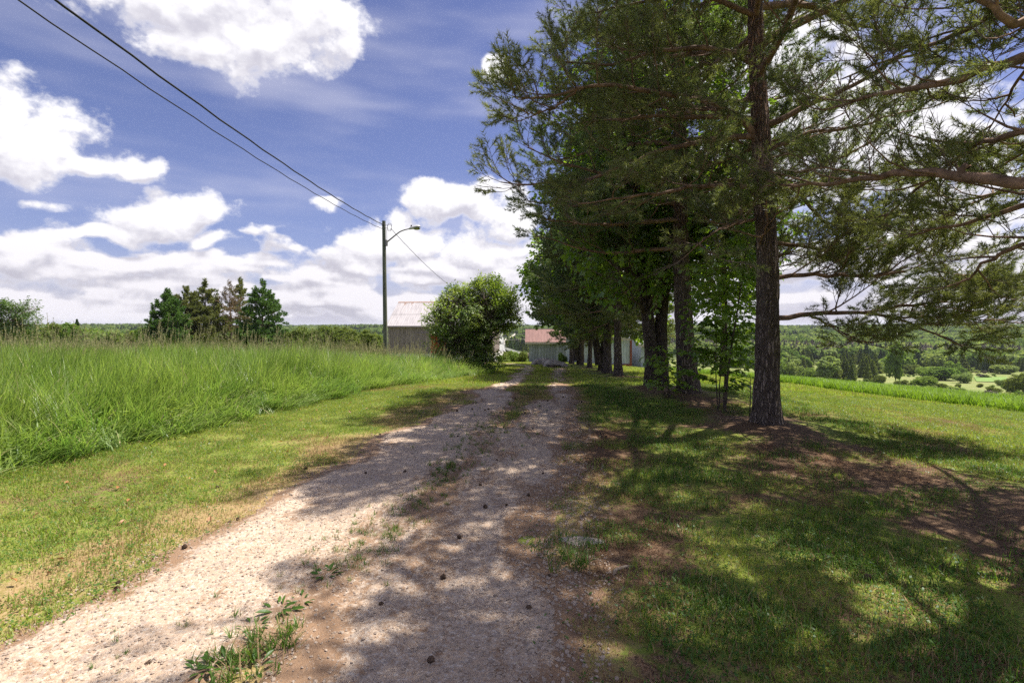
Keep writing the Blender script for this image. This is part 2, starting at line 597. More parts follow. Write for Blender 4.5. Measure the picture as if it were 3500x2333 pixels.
def bark_material(name, low, mid, high, h1, h2, furrow=1.0):
    m, n = mat(name)
    tc = n.n('ShaderNodeTexCoord').outputs['Object']
    z = n.sep(tc)[2]
    wv = n.v('ADD', tc, n.v('MULTIPLY', n.v('SUBTRACT', n.noise(tc, 4.0, 3.0, color=True), (0.5, 0.5, 0.5)), (0.16, 0.16, 0.6)))
    vo = n.vor(n.v('MULTIPLY', wv, (24.0, 24.0, 2.6)), 1.0, 'DISTANCE_TO_EDGE')
    crack = n.m('MULTIPLY', n.ramp(vo.outputs['Distance'], 0.0, 0.28), n.ramp(n.noise(n.v('MULTIPLY', wv, (30.0, 30.0, 3.0)), 1.0, 4.0, 0.7), 0.32, 0.52))
    ns = n.noise(n.v('MULTIPLY', tc, (1, 1, 0.4)), 26.0, 6.0, 0.65)
    big = n.noise(tc, 2.2, 3.0)
    hz = n.m('ADD', z, n.m('MULTIPLY', n.m('SUBTRACT', big, 0.5), 1.6))
    c = n.mix(n.ramp(hz, h1, h2), n.mix(n.ramp(ns, 0.3, 0.7), low, mid), n.mix(n.ramp(ns, 0.3, 0.7), mid, high))
    lich = n.ramp(n.noise(tc, 7.0, 5.0, 0.65), 0.56, 0.68, 0.0, 0.35)
    c = n.mix(lich, c, (0.30, 0.285, 0.26))
    c = n.mix(n.m('MULTIPLY', n.m('SUBTRACT', 1.0, crack), 0.80 * furrow), c, (0.030, 0.022, 0.018))
    finish(n, c, 0.95, n.m('ADD', n.m('MULTIPLY', crack, furrow), n.m('MULTIPLY', ns, 0.5)), 0.9, 0.035, 0.0, 0.1)
    return m


MT = {}
MT['ground'] = ground_material()
MT['gravel'] = gravel_material()
MT['pine_bark'] = bark_material('pine_bark', (0.170, 0.142, 0.128), (0.275, 0.220, 0.190), (0.40, 0.215, 0.13), 1.8, 5.5)
MT['pine_limb'] = plain('pine_limb', (0.205, 0.132, 0.094), 0.9, var=0.5, scale=9.0, bstr=0.5)
MT['grey_twig'] = plain('grey_twig', (0.15, 0.115, 0.09), 0.9, var=0.3, scale=9.0)
MT['maple_bark'] = bark_material('maple_bark', (0.10, 0.078, 0.064), (0.165, 0.135, 0.112), (0.18, 0.15, 0.125), 3.0, 9.0, 0.9)
MT['dark_bark'] = plain('dark_bark', (0.085, 0.065, 0.052), 0.95, var=0.35, scale=7.0, bstr=0.5)
MT['needle'] = leaf_mat('needle', (0.088, 0.122, 0.045), (0.260, 0.275, 0.098), 0.48, (1.25, 1.3, 0.75), 0.05, 0.8, 0.3)
MT['needle_blue'] = leaf_mat('needle_blue', (0.080, 0.128, 0.056), (0.215, 0.255, 0.096), 0.48, (1.2, 1.3, 0.8), 0.05, 0.8, 0.3)
MT['needle_olive'] = leaf_mat('needle_olive', (0.105, 0.135, 0.042), (0.200, 0.210, 0.072), 0.42, (1.2, 1.25, 0.7), 0.02, 0.5)
MT['needle_green'] = leaf_mat('needle_green', (0.055, 0.120, 0.030), (0.115, 0.200, 0.050), 0.40, (1.2, 1.3, 0.7), 0.02, 0.5)
MT['needle_brown'] = leaf_mat('needle_brown', (0.150, 0.120, 0.080), (0.240, 0.190, 0.120), 0.35, (1.1, 1.0, 0.8), 0.0, 0.5)
MT['maple_leaf'] = leaf_mat('maple_leaf', (0.065, 0.140, 0.020), (0.195, 0.285, 0.045), 0.56, (1.7, 1.75, 0.6), 0.05, 1.2)
MT['bush_leaf'] = leaf_mat('bush_leaf', (0.100, 0.190, 0.036), (0.290, 0.360, 0.082), 0.52, (1.4, 1.4, 0.6), 0.04, 1.3)
MT['left_leaf'] = leaf_mat('left_leaf', (0.050, 0.105, 0.024), (0.115, 0.180, 0.040), 0.42, (1.5, 1.5, 0.6), 0.04, 0.8)
MT['far_green'] = leaf_mat('far_green', (0.085, 0.155, 0.038), (0.190, 0.265, 0.068), 0.45, (1.3, 1.3, 0.7), 0.0, 0.06)
MT['far_pale'] = leaf_mat('far_pale', (0.155, 0.225, 0.085), (0.280, 0.335, 0.125), 0.45, (1.3, 1.3, 0.7), 0.0, 0.06)
MT['far_olive'] = leaf_mat('far_olive', (0.095, 0.140, 0.040), (0.175, 0.210, 0.062), 0.44, (1.2, 1.2, 0.7), 0.0, 0.06)
MT['far_dark'] = leaf_mat('far_dark', (0.042, 0.075, 0.035), (0.080, 0.120, 0.050), 0.32, (1.2, 1.2, 0.8), 0.0, 0.06)
MT['far_dead'] = leaf_mat('far_dead', (0.115, 0.098, 0.085), (0.200, 0.175, 0.150), 0.10, (1, 1, 1), 0.0, 0.06)
MT['tall_grass'] = leaf_mat('tall_grass', (0.085, 0.200, 0.038), (0.350, 0.430, 0.115), 0.52, (1.25, 1.3, 0.8), 0.035, 0.45, 0.45)
MT['seed_head'] = leaf_mat('seed_head', (0.38, 0.345, 0.20), (0.52, 0.47, 0.29), 0.30, (1.1, 1.1, 0.9), 0.0, 1.0)
MT['lawn_blade'] = leaf_mat('lawn_blade', (0.135, 0.235, 0.034), (0.385, 0.430, 0.095), 0.48, (1.35, 1.4, 0.6), 0.02, 0.7, 0.4)
MT['lush_blade'] = leaf_mat('lush_blade', (0.050, 0.128, 0.020), (0.140, 0.225, 0.042), 0.42, (1.35, 1.4, 0.6), 0.02, 0.9, 0.4)
MT['dry_blade'] = leaf_mat('dry_blade', (0.26, 0.175, 0.095), (0.40, 0.30, 0.17), 0.25, (1.1, 1.0, 0.8), 0.0, 1.5)
MT['dead_needle'] = leaf_mat('dead_needle', (0.125, 0.066, 0.036), (0.30, 0.185, 0.11), 0.1, (1.1, 1.0, 0.8), 0.0, 2.0)
MT['crop_leaf'] = leaf_mat('crop_leaf', (0.100, 0.190, 0.022), (0.210, 0.310, 0.045), 0.48, (1.35, 1.4, 0.6), 0.012, 0.4, 0.3)
MT['weed_leaf'] = leaf_mat('weed_leaf', (0.045, 0.110, 0.018), (0.095, 0.180, 0.032), 0.40, (1.4, 1.4, 0.6), 0.02, 3.0)
MT['fallen_leaf'] = leaf_mat('fallen_leaf', (0.30, 0.13, 0.05), (0.45, 0.27, 0.13), 0.2, (1.2, 1.0, 0.8), 0.03, 3.0)
MT['stone'] = plain('stone', (0.33, 0.29, 0.265), 0.9, var=0.35, scale=5.0, bstr=0.5)
MT['pebble'] = plain('pebble', (0.36, 0.29, 0.235), 0.85, var=0.4, scale=20.0)
MT['boulder'] = plain('boulder', (0.27, 0.24, 0.215), 0.95, var=0.45, scale=3.0, bstr=0.8, bdist=0.05)
MT['cone'] = plain('cone', (0.105, 0.068, 0.046), 0.85, var=0.4, scale=30.0)
MT['root'] = plain('root', (0.22, 0.18, 0.15), 0.9, var=0.35, scale=14.0, bstr=0.5)


# ------------------------------------------------------------------ zones of the ground
ROW_X = 4.0
# centre line of the drive and half width
DRV = np.array([(-1.9, -2, 1.5), (-1.55, 0.8, 1.5), (-1.2, 2.5, 1.48), (-0.5, 6.5, 1.42), (-0.15, 8.8, 1.40), (0.18, 11, 1.30), (0.85, 18.5, 1.18),
                (1.25, 23, 1.15), (1.62, 28, 1.2), (1.60, 33, 1.25), (0.8, 37, 1.35), (-1.2, 39.6, 1.45), (-5, 40.6, 1.6), (-11, 41.0, 1.7), (-18, 41, 1.7)])


def _smooth_line(P, n):
    t = np.concatenate([[0], np.cumsum(np.linalg.norm(np.diff(P[:, :2], axis=0), axis=1))])
    s = np.linspace(0, t[-1], n)
    Q = np.stack([np.interp(s, t, P[:, k]) for k in range(P.shape[1])], 1)
    w = np.hanning(max(5, n // 16) | 1)
    w /= w.sum()
    h = len(w) // 2
    return np.stack([np.convolve(np.pad(Q[:, k], h, mode='reflect', reflect_type='odd'), w, 'valid') for k in range(Q.shape[1])], 1)


DL = _smooth_line(DRV, 260)


def drive_lat(x, y):
    """signed distance across the drive / half width, distance, index along"""
    x, y = np.asarray(x, float).ravel(), np.asarray(y, float).ravel()
    T = np.gradient(DL[:, :2], axis=0)
    T /= np.linalg.norm(T, axis=1)[:, None]
    lat = np.empty(len(x)); hw = np.empty(len(x))
    for a in range(0, len(x), 40000):
        q = np.stack([x[a:a + 40000], y[a:a + 40000]], 1)
        d2 = (q[:, None, 0] - DL[None, :, 0]) ** 2 + (q[:, None, 1] - DL[None, :, 1]) ** 2
        k = d2.argmin(1)
        dv = q - DL[k, :2]
        lat[a:a + 40000] = dv[:, 0] * T[k, 1] - dv[:, 1] * T[k, 0]
        hw[a:a + 40000] = DL[k, 2]
    return lat, hw


def gravel_fill(x, y):
    """> 0 where gravel lies open, < 0 where grass has the ground"""
    sh = np.shape(x)
    xr, yr = np.ravel(x).astype(float), np.ravel(y).astype(float)
    lat, hw = drive_lat(xr, yr)
    f = (hw - np.abs(lat)) / 0.30 + (fbm(xr * 1.1, yr * 0.8, 31, 4) - 0.5) * 3.2
    d = np.hypot(xr, yr)
    # the grassy middle strip, broken near the camera, whole farther on
    mid = (0.26 * sstep(7, 13, d) + 0.12) - np.abs(lat - 0.08)
    mid = mid / 0.16 + (fbm(xr * 1.9, yr * 0.9, 77, 4) - 0.5) * (8.0 - 5.4 * sstep(9, 16, d)) - 2.3 * (1 - sstep(6.5, 12, d))
    f = np.minimum(f, -mid)
    return f.reshape(sh)


EDGE = np.array([(-5.9, -4), (-5.75, 3), (-5.6, 5.6), (-5.1, 7.35), (-4.15, 11.2), (-3.3, 14.6), (-2.2, 18.5), (-1.15, 22), (-1.3, 24.5), (-3.2, 27), (-5.5, 33), (-9, 37), (-30, 39)])


def tall_mask(x, y):
    """> 0 inside the uncut field on the left (metres from its edge)"""
    ex = np.interp(y, EDGE[:12, 1], EDGE[:12, 0])
    e = ex - x + (fbm(np.asarray(x) * 0.9, np.asarray(y) * 0.9, 41, 3) - 0.5) * 0.5
    return np.where(y < 37, e, -1.0)


CROP = np.array([(17.0, 4), (15.9, 9), (15.0, 15), (14.0, 20), (13.4, 26), (13.6, 36), (14.2, 46), (15.0, 62), (16, 80)])


def crop_mask(x, y):
    return x - np.interp(y, CROP[:, 1], CROP[:, 0])


TREES_AT = [(4.7, 3.7), (3.96, 7.9), (3.99, 11.6), (3.72, 13.3), (3.99, 19.2), (4.0, 21.4), (4.0, 23.4), (4.0, 26.3), (4.0, 29.0), (4.0, 31.5), (4.1, 36.0)]


def litter_mask(x, y):
    m = np.zeros(np.shape(x))
    for i, (tx, ty) in enumerate(TREES_AT):
        d = np.hypot((x - tx), (y - ty) * 0.75)
        m = np.maximum(m, 1.15 - d / (1.25 if i < 4 else 0.85))
    strip = (1.05 - np.abs(x - 3.85) / 1.35) * (1 - sstep(13, 15.5, y)) * sstep(-6, -3, y)
    m = np.maximum(m, strip)
    # bare, needle strewn verge along the right edge of the drive
    lat, hw = drive_lat(x, y)
    lat, hw = lat.reshape(np.shape(x)), hw.reshape(np.shape(x))
    verge = (1 - np.abs(lat - hw - 0.45) / 1.0) * (1 - sstep(7, 11, y))
    m = np.maximum(m, verge * 0.85)
    m = np.maximum(m, 0.30 * (1 - sstep(9, 13, y)) * (x > 1))
    return np.clip(m + (fbm(np.asarray(x) * 1.5, np.asarray(y) * 1.5, 53, 4) - 0.5) * 1.7, 0, 1)


def dry_mask(x, y):
    lat, hw = drive_lat(x, y)
    lat, hw = lat.reshape(np.shape(x)), hw.reshape(np.shape(x))
    b = 1 - np.abs(lat + hw + 0.25) / 0.95
    b = b * (1 - 0.6 * sstep(9, 18, y))
    b2 = (1 - np.abs(lat - hw) / 0.8) * 0.8
    b3 = (1 - np.abs(lat) / hw) * 0.9
    b4 = np.where(lat < 0, sstep(0.42, 0.75, fbm(np.asarray(x) * 0.55 + 9, np.asarray(y) * 0.55, 83, 3)) * 0.55, 0)
    b = np.maximum(b, b4)
    return np.clip(np.maximum(np.maximum(b, b2), b3) + (fbm(np.asarray(x) * 1.0, np.asarray(y) * 1.0, 67, 4) - 0.5) * 0.8, 0, 1)


def axis(lo, hi, step, near, grow):
    v = [0.0]
    s = step
    while v[-1] < hi:
        if v[-1] > near:
            s *= grow
        v.append(v[-1] + s)
    w = [0.0]
    s = step
    while w[-1] > lo:
        if -w[-1] > near:
            s *= grow
        w.append(w[-1] - s)
    return np.array(sorted(set(v + w)))


def build_ground():
    xs = axis(-9000, 9000, 0.16, 9, 1.055)
    ys = axis(-60, 9500, 0.16, 16, 1.055)
    X, Y = np.meshgrid(xs, ys, indexing='xy')
    Z = H(X, Y)
    near = np.hypot(X, Y) < 30
    Z = Z + np.where(near, (fbm(X * 3, Y * 3, 3, 3) - 0.5) * 0.035, 0)
    for tx, ty in TREES_AT:                      # soil heaped about the trunks
        Z = Z + 0.10 * np.exp(-((X - tx) ** 2 + (Y - ty) ** 2) / 0.8)
    b = MB()
    nx, ny = len(xs), len(ys)
    i, j = np.meshgrid(np.arange(nx - 1), np.arange(ny - 1), indexing='xy')
    q = np.stack([j * nx + i, j * nx + i + 1, (j + 1) * nx + i + 1, (j + 1) * nx + i], -1).reshape(-1, 4)
    b.add(np.stack([X, Y, Z], -1).reshape(-1, 3), q)
    o = b.build('ground', MT['ground'], smooth=True)
    d = np.hypot(X, Y)
    nearm = d < 60
    lit = np.zeros(X.shape); dry = np.zeros(X.shape)
    lit[nearm] = litter_mask(X[nearm], Y[nearm])
    dry[nearm] = dry_mask(X[nearm], Y[nearm])
    wood = sstep(330, 420, d) * 1.0
    wood = np.maximum(wood, sstep(75, 110, d) * (X < -6))
    marsh = sstep(60, 75, Y) * (1 - sstep(330, 420, d)) * (X > -30)
    field = np.where((tall_mask(X, Y) > 0) & (d < 80), 1.0, 0.0)
    crop = np.where((crop_mask(X, Y) > -0.1) & (X < 40) & (Y > -50) & (Y < 75), 1.0, 0.0)
    for nm, arr in (('zone', (lit, dry, wood)), ('zone2', (field, crop, marsh))):
        a = o.data.color_attributes.new(nm, 'FLOAT_COLOR', 'POINT')
        col = np.stack([*arr, np.ones(X.shape)], -1).reshape(-1)
        a.data.foreach_set('color', col.astype(np.float32))
    tag(o, kind='structure')
    return o


build_ground()


def build_drive():
    s = np.concatenate([[0], np.cumsum(np.linalg.norm(np.diff(DL[:, :2], axis=0), axis=1))])
    rows = [0.0]
    while rows[-1] < s[-1]:
        p = rows[-1]
        rows.append(p + (0.05 if p < 12 else 0.05 + (p - 12) * 0.006))
    rows = np.array(rows)
    P = np.stack([np.interp(rows, s, DL[:, k]) for k in range(3)], 1)
    T = np.gradient(P[:, :2], axis=0)
    T /= np.linalg.norm(T, axis=1)[:, None]
    Nn = np.stack([T[:, 1], -T[:, 0]], 1)
    t = np.linspace(-1, 1, 76) * 2.2
    X = P[:, None, 0] + Nn[:, None, 0] * t[None]
    Y = P[:, None, 1] + Nn[:, None, 1] * t[None]
    f = gravel_fill(X, Y)
    gz = H(X, Y) + np.where(np.hypot(X, Y) < 30, (fbm(X * 3, Y * 3, 3, 3) - 0.5) * 0.035, 0)
    Z = gz + np.clip(f, -1.3, 1.0) * 0.028 + (fbm(X * 9, Y * 9, 19, 3) - 0.5) * 0.012
    rut = np.exp(-((np.abs(t) - 0.78) / 0.26) ** 2)[None] * 0.018
    Z = Z - rut * (f > 0)
    b = MB()
    n, m = X.shape
    i, j = np.meshgrid(np.arange(m - 1), np.arange(n - 1), indexing='xy')
    q = np.stack([j * m + i, j * m + i + 1, (j + 1) * m + i + 1, (j + 1) * m + i], -1).reshape(-1, 4)
    b.add(np.stack([X, Y, Z], -1).reshape(-1, 3), q)
    o = b.build('driveway', MT['gravel'], smooth=True)
    a = o.data.color_attributes.new('zone', 'FLOAT_COLOR', 'POINT')
    lit = np.clip(1 - np.abs(np.broadcast_to(t[None], X.shape)) / 0.6, 0, 1) * 0.34
    lit = np.maximum(lit, np.clip(1 - np.abs(f - 0.2) / 1.1, 0, 1) * 0.75)
    lit = lit * (0.45 + 0.9 * fbm(X * 0.7, Y * 0.35, 91, 3)) + 0.15 * sstep(-0.2, 0.6, np.broadcast_to(t[None], X.shape)) + 0.05 * sstep(5, 9, Y)
    a.data.foreach_set('color', np.stack([lit, lit * 0, lit * 0, lit * 0 + 1], -1).reshape(-1).astype(np.float32))
    tag(o, kind='structure')


build_drive()


def build_far_road():
    """a pale farm road climbing the far side of the valley"""
    pts = [(498, 345.5), (506, 341.0), (512, 336.8), (516, 334.2), (517.5, 333.0)]
    P = np.array([on_ground(*p) for p in pts])
    P = _smooth_line(P, 60)
    T = np.gradient(P[:, :2], axis=0); T /= np.linalg.norm(T, axis=1)[:, None]
    N2 = np.stack([T[:, 1], -T[:, 0]], 1)
    b = MB()
    V = []
    for k in range(60):
        for w in (-4.0, 0.0, 4.0):
            x, y = P[k, :2] + N2[k] * w
            V.append((x, y, Hs(x, y) + 0.35))
    q = [(k * 3 + c, k * 3 + c + 1, k * 3 + c + 4, k * 3 + c + 3) for k in range(59) for c in range(2)]
    b.add(V, q)
    o = b.build('road', plain('far_gravel', (0.50, 0.46, 0.42), 0.9, scale=0.05), smooth=True)
    tag(o, kind='structure')
    return P


FAR_ROAD = build_far_road()

# ------------------------------------------------------------------ buildings
MT['barn_board'] = plain('barn_board', (0.235, 0.195, 0.205), 0.9, var=0.38, scale=2.2, stretch=(9, 9, 0.8), bstr=0.5)
MT['brown_board'] = plain('brown_board', (0.27, 0.22, 0.20), 0.9, var=0.35, scale=2.2, stretch=(9, 9, 0.8), bstr=0.5)
MT['white_board'] = plain('white_board', (0.66, 0.66, 0.68), 0.8, var=0.16, scale=2.5, stretch=(6, 6, 0.8))
MT['stone_wall'] = plain('stone_wall', (0.62, 0.60, 0.58), 0.9, var=0.25, scale=3.0, bstr=0.6)
MT['red_paint'] = plain('red_paint', (0.42, 0.035, 0.03), 0.7, var=0.2, scale=3.0)
MT['blue_board'] = plain('blue_board', (0.225, 0.245, 0.300), 0.75, var=0.16, scale=2.2, stretch=(7, 7, 0.7))
MT['blue_dark'] = plain('blue_dark', (0.085, 0.095, 0.115), 0.8, var=0.2, scale=3.0)
MT['white_metal'] = plain('white_metal', (0.36, 0.40, 0.45), 0.55, var=0.10, scale=1.5)
MT['fascia'] = plain('fascia', (0.42, 0.36, 0.33), 0.8, var=0.25, scale=5.0)
MT['dark_wood'] = plain('dark_wood', (0.06, 0.05, 0.045), 0.9)
MT['brown_trim'] = plain('brown_trim', (0.19, 0.06, 0.045), 0.8)


def roof_metal(name, base, rust, amount, top):
    m, n = mat(name)
    tc = n.n('ShaderNodeTexCoord').outputs['Object']
    pos = n.n('ShaderNodeNewGeometry').outputs['Position']
    z = n.sep(pos)[2]
    st = n.noise(n.v('MULTIPLY', pos, (2.6, 0.25, 0.25)), 1.0, 5.0, 0.65)
    f = n.m('ADD', st, n.ramp(z, top - 1.2, top, -0.25, 0.10))
    c = n.mix(n.ramp(n.noise(n.v('MULTIPLY', pos, (5, 0.6, 0.6)), 1.0, 4.0), 0.35, 0.65), base, tuple(q * 0.80 for q in base))
    c = n.mix(n.m('MULTIPLY', n.ramp(f, 0.60, 0.78), amount), c, rust)
    finish(n, c, 0.6, None, 0.1, 0.01, 0.0, 0.25)
    return m


MT['barn_roof'] = roof_metal('barn_roof', (0.42, 0.40, 0.42), (0.22, 0.11, 0.06), 0.7, 4.6)
MT['red_roof'] = roof_metal('red_roof', (0.200, 0.112, 0.098), (0.15, 0.085, 0.07), 0.4, 1.4)
MT['old_roof'] = plain('old_roof', (0.12, 0.13, 0.11), 0.8)


def board_mesh(w, h, th, m):
    b = MB()
    b.box((0, 0, 0), (w, th, h))
    return b.mesh('board', m)


def sheet_mesh(w, L, m, ribs=3, amp=0.010, th=0.012):
    """one ribbed roofing sheet lying in x (width) and y (up the slope)"""
    b = MB()
    xs, zs = [], []
    for k in range(ribs):
        a = w * k / ribs
        s = w / ribs
        xs += [a, a + 0.62 * s, a + 0.72 * s, a + 0.86 * s, a + 0.96 * s]
        zs += [0, 0, amp, amp, 0]
    xs.append(w); zs.append(0.0)
    n = len(xs)
    V = [(x, 0, z) for x, z in zip(xs, zs)] + [(x, L, z) for x, z in zip(xs, zs)]
    V += [(x, 0, z - th) for x, z in zip(xs, zs)] + [(x, L, z - th) for x, z in zip(xs, zs)]
    q = [(k, k + 1, n + k + 1, n + k) for k in range(n - 1)] + [(2 * n + k, 3 * n + k, 3 * n + k + 1, 2 * n + k + 1) for k in range(n - 1)]
    q += [(k, 2 * n + k, 2 * n + k + 1, k + 1) for k in range(n - 1)]
    b.add(V, q)
    return b.mesh('roof_sheet', m)


def barn():
    zb = -2.35
    e = empty('barn', (-2.25, 60.0, zb), R(-8))
    tag(e, 'weathered grey board barn with a rust streaked metal roof behind the round bush', 'barn')
    L, D, EH, RH, RY, BE = 12.85, 10.0, 3.95, 6.95, 4.4, 1.0
    # stone foot
    f = MB(); f.box((-L, 0.06, -1.5), (-0.02, D, 0.62)); f.box((-1.35, -0.06, -1.2), (0.05, D * 0.55, 0.66))
    f.build('foundation', MT['stone_wall'], e)
    # dark core so that nothing shows between boards
    c = MB()
    prof = [(0.12, 0.5), (D - 0.1, 0.5), (D - 0.1, BE - 0.1), (RY, RH - 0.16), (0.12, EH - 0.1)]
    V = [(-L + 0.1, y, z) for y, z in prof] + [(-0.1, y, z) for y, z in prof]
    n = len(prof)
    b = [[k, (k + 1) % n, n + (k + 1) % n, n + k] for k in range(n)]
    c.add(V, b)
    c.add(V[:n], [(0, 2, 1), (0, 3, 2), (0, 4, 3)])
    c.add(V[n:], [(0, 1, 2), (0, 2, 3), (0, 3, 4)])
    c.build('frame', MT['dark_wood'], e)
    w = 0.27
    ms = [board_mesh(w - 0.012, EH - 0.55 + dz, 0.03, MT['barn_board']) for dz in (-0.06, 0.0, 0.03)]
    nb = int(L / w)
    for k in range(nb):
        x = -L + k * w
        put('board', ms[k % 3], e, (x, 0.075 + 0.008 * ((k * 7) % 3), 0.60 - 0.02 * ((k * 5) % 4)))
    # gable end: boards cut under the rake, brown near the front, white towards the back
    y = 0.1
    k = 0
    while y < D - 0.2:
        def top(q):
            return EH + (RH - EH) * q / RY if q < RY else RH + (BE - RH) * (q - RY) / (D - RY)
        z0 = 0.62 if y < D * 0.55 else -0.4
        t0, t1 = top(y) - 0.12, top(y + w) - 0.12
        g = MB()
        yy0, yy1 = y, y + w - 0.012
        V = [(0.0, yy0, z0), (0.0, yy1, z0), (0.0, yy1, t1), (0.0, yy0, t0), (-0.03, yy0, z0), (-0.03, yy1, z0), (-0.03, yy1, t1), (-0.03, yy0, t0)]
        g.add(V, [(0, 1, 2, 3), (7, 6, 5, 4), (0, 4, 5, 1), (1, 5, 6, 2), (2, 6, 7, 3), (3, 7, 4, 0)])
        o = g.build('board', MT['brown_board'] if y < D * 0.52 else MT['white_board'], e)
        o.location.x = -0.07 + 0.006 * (k % 3)
        y += w
        k += 1
    # door rail, red door, strap
    d = MB(); d.box((-7.5, 0.0, 0.62), (-5.6, 0.055, 3.0)); dd = d.build('door', MT['red_paint'], e)
    h = MB(); h.box((-7.4, -0.04, 1.7), (-7.33, 0.0, 2.0)); h.build('handle', MT['dark_wood'], dd)
    r = MB(); r.box((-9.3, 0.0, 3.02), (-4.4, 0.06, 3.12)); r.build('door_rail', MT['barn_board'], e)
    t = MB(); t.box((-L - 0.25, -0.28, EH - 0.16), (0.25, -0.235, EH + 0.02)); t.build('eave_board', MT['barn_board'], e)
    # roof: two tiers of sheets on the front slope, one long tier behind
    sl = math.hypot(RY + 0.3, (RH - EH) * (RY + 0.3) / RY)
    ang = math.atan2(RH - EH, RY)
    wS = 0.86
    nS = int((L + 0.6) / wS)
    m1 = sheet_mesh(wS, sl * 0.5, MT['barn_roof']); m2 = sheet_mesh(wS, sl * 0.52, MT['barn_roof'])
    rf = empty('roof', (0, 0, 0)); rf.parent = e
    z0 = EH - 0.3 * (RH - EH) / RY
    for k in range(nS):
        x = -L - 0.3 + k * wS
        put('roof_sheet', m1, rf, (x, -0.3, z0 + 0.06), (ang, 0, 0))
        put('roof_sheet', m2, rf, (x, -0.3 + math.cos(ang) * sl * 0.49, z0 + 0.085 + math.sin(ang) * sl * 0.49), (ang, 0, 0))
    a2 = math.atan2(RH - BE, D - RY)
    l2 = math.hypot(D - RY + 0.3, (RH - BE) * (D - RY + 0.3) / (D - RY))
    m3 = sheet_mesh(wS, l2, MT['old_roof'])
    for k in range(nS):
        x = -L - 0.3 + k * wS
        put('roof_sheet', m3, rf, (x + wS, RY + math.cos(a2) * l2, RH + 0.07 - math.sin(a2) * l2), (a2, 0, math.pi))
    rc = MB()
    rc.add([(-L - 0.3, RY - 0.16, RH + 0.0), (0.3, RY - 0.16, RH + 0.0), (0.3, RY, RH + 0.14), (-L - 0.3, RY, RH + 0.14), (-L - 0.3, RY + 0.14, RH - 0.03), (0.3, RY + 0.14, RH - 0.03)],
           [(0, 1, 2, 3), (3, 2, 5, 4)])
    rc.build('ridge_cap', plain('ridge_cap', (0.32, 0.22, 0.18), 0.7, var=0.4), rf)
    # rake board on the gable
    q = MB()
    for (ya, za), (yb, zb2) in (((-0.3, z0), (RY, RH)), ((RY, RH), (D + 0.3, BE - 0.3))):
        V = [(0.02, ya, za - 0.14), (0.02, yb, zb2 - 0.14), (0.02, yb, zb2 + 0.03), (0.02, ya, za + 0.03)]
        V += [(0.06, y_, z_) for _, y_, z_ in V]
        q.add(V, [(0, 1, 2, 3), (7, 6, 5, 4), (0, 4, 5, 1), (1, 5, 6, 2), (2, 6, 7, 3), (3, 7, 4, 0)])
    q.build('rake_board', MT['old_roof'], e)
    # lean-to behind
    l = MB()
    l.add([(-1.0, D, 0.9), (2.1, D + 0.4, -0.1), (2.1, D + 4, -0.1), (-1.0, D + 4, 0.9), (-1.0, D, 1.02), (2.1, D + 0.4, 0.04), (2.1, D + 4, 0.04), (-1.0, D + 4, 1.02)],
          [(0, 3, 2, 1), (4, 5, 6, 7), (0, 1, 5, 4), (1, 2, 6, 5), (2, 3, 7, 6), (3, 0, 4, 7)])
    lo = l.build('lean_to_roof', MT['old_roof'], e)
    l = MB(); l.box((-0.9, D + 0.3, -2.5), (1.6, D + 3.8, -0.1)); l.build('lean_to_wall', MT['dark_wood'], e)


barn()


def shed(name, label, loc, rz, W, Dp, eh, rise, board, dark, roofm, bw, gap):
    e = empty(name, loc, rz)
    tag(e, label, 'shed')
    c = MB()
    prof = [(0.05, -1.2), (Dp - 0.05, -1.2), (Dp - 0.05, eh), (Dp / 2, eh + rise - 0.08), (0.05, eh)]
    V = [(0.05, y, z) for y, z in prof] + [(W - 0.05, y, z) for y, z in prof]
    n = 5
    c.add(V, [[k, (k + 1) % n, n + (k + 1) % n, n + k] for k in range(n)])
    c.add(V[:n], [(0, 2, 1), (0, 3, 2), (0, 4, 3)])
    c.add(V[n:], [(0, 1, 2), (0, 2, 3), (0, 3, 4)])
    c.build('wall_core', dark, e)
    bm = board_mesh(bw - gap, eh + 1.1, 0.03, board)
    bm2 = board_mesh(0.05, eh + 1.1, 0.028, dark)
    for k in range(int(W / bw)):
        put('board', bm, e, (k * bw + gap / 2, 0.015 + 0.003 * (k % 3), -1.1))
    gbm = {}
    for side in (0, 1):
        for k in range(int(Dp / bw)):
            x = -0.004 if side == 0 else W + 0.004
            yc = k * bw + bw / 2
            key = min(k, int(Dp / bw) - 1 - k)
            if key not in gbm:
                gbm[key] = board_mesh(bw - gap, eh + 1.0 + rise * (1 - abs(yc - Dp / 2) / (Dp / 2)) - 0.06, 0.03, board)
            put('board', gbm[key], e, (x, k * bw + gap / 2 + (0 if side else bw - gap), -1.1), (0, 0, R(90) if side else R(-90)))
    a = math.atan2(rise, Dp / 2)
    sl = math.hypot(Dp / 2 + 0.35, rise * (Dp / 2 + 0.35) / (Dp / 2))
    rf = empty('roof'); rf.parent = e
    wS = 0.9
    m1 = sheet_mesh(wS, sl, roofm, 3, 0.006)
    z0 = eh - 0.35 * rise / (Dp / 2)
    for k in range(int((W + 0.7) / wS)):
        put('roof_sheet', m1, rf, (-0.4 + k * wS, -0.35, z0 + 0.10), (a, 0, 0))
        put('roof_sheet', m1, rf, (-0.4 + k * wS + wS, Dp + 0.35, z0 + 0.10), (a, 0, math.pi))
    fb = MB(); fb.box((-0.4, -0.37, z0 - 0.10), (W + 0.4, -0.33, z0 + 0.07)); fb.build('fascia', MT['fascia'], e)
    rk = MB(); rk.box((-0.4, Dp / 2 - 0.12, eh + rise + 0.07), (W + 0.4, Dp / 2 + 0.12, eh + rise + 0.13)); rk.build('ridge_cap', plain('ridge_red', (0.50, 0.42, 0.40), 0.6), rf)
    return e


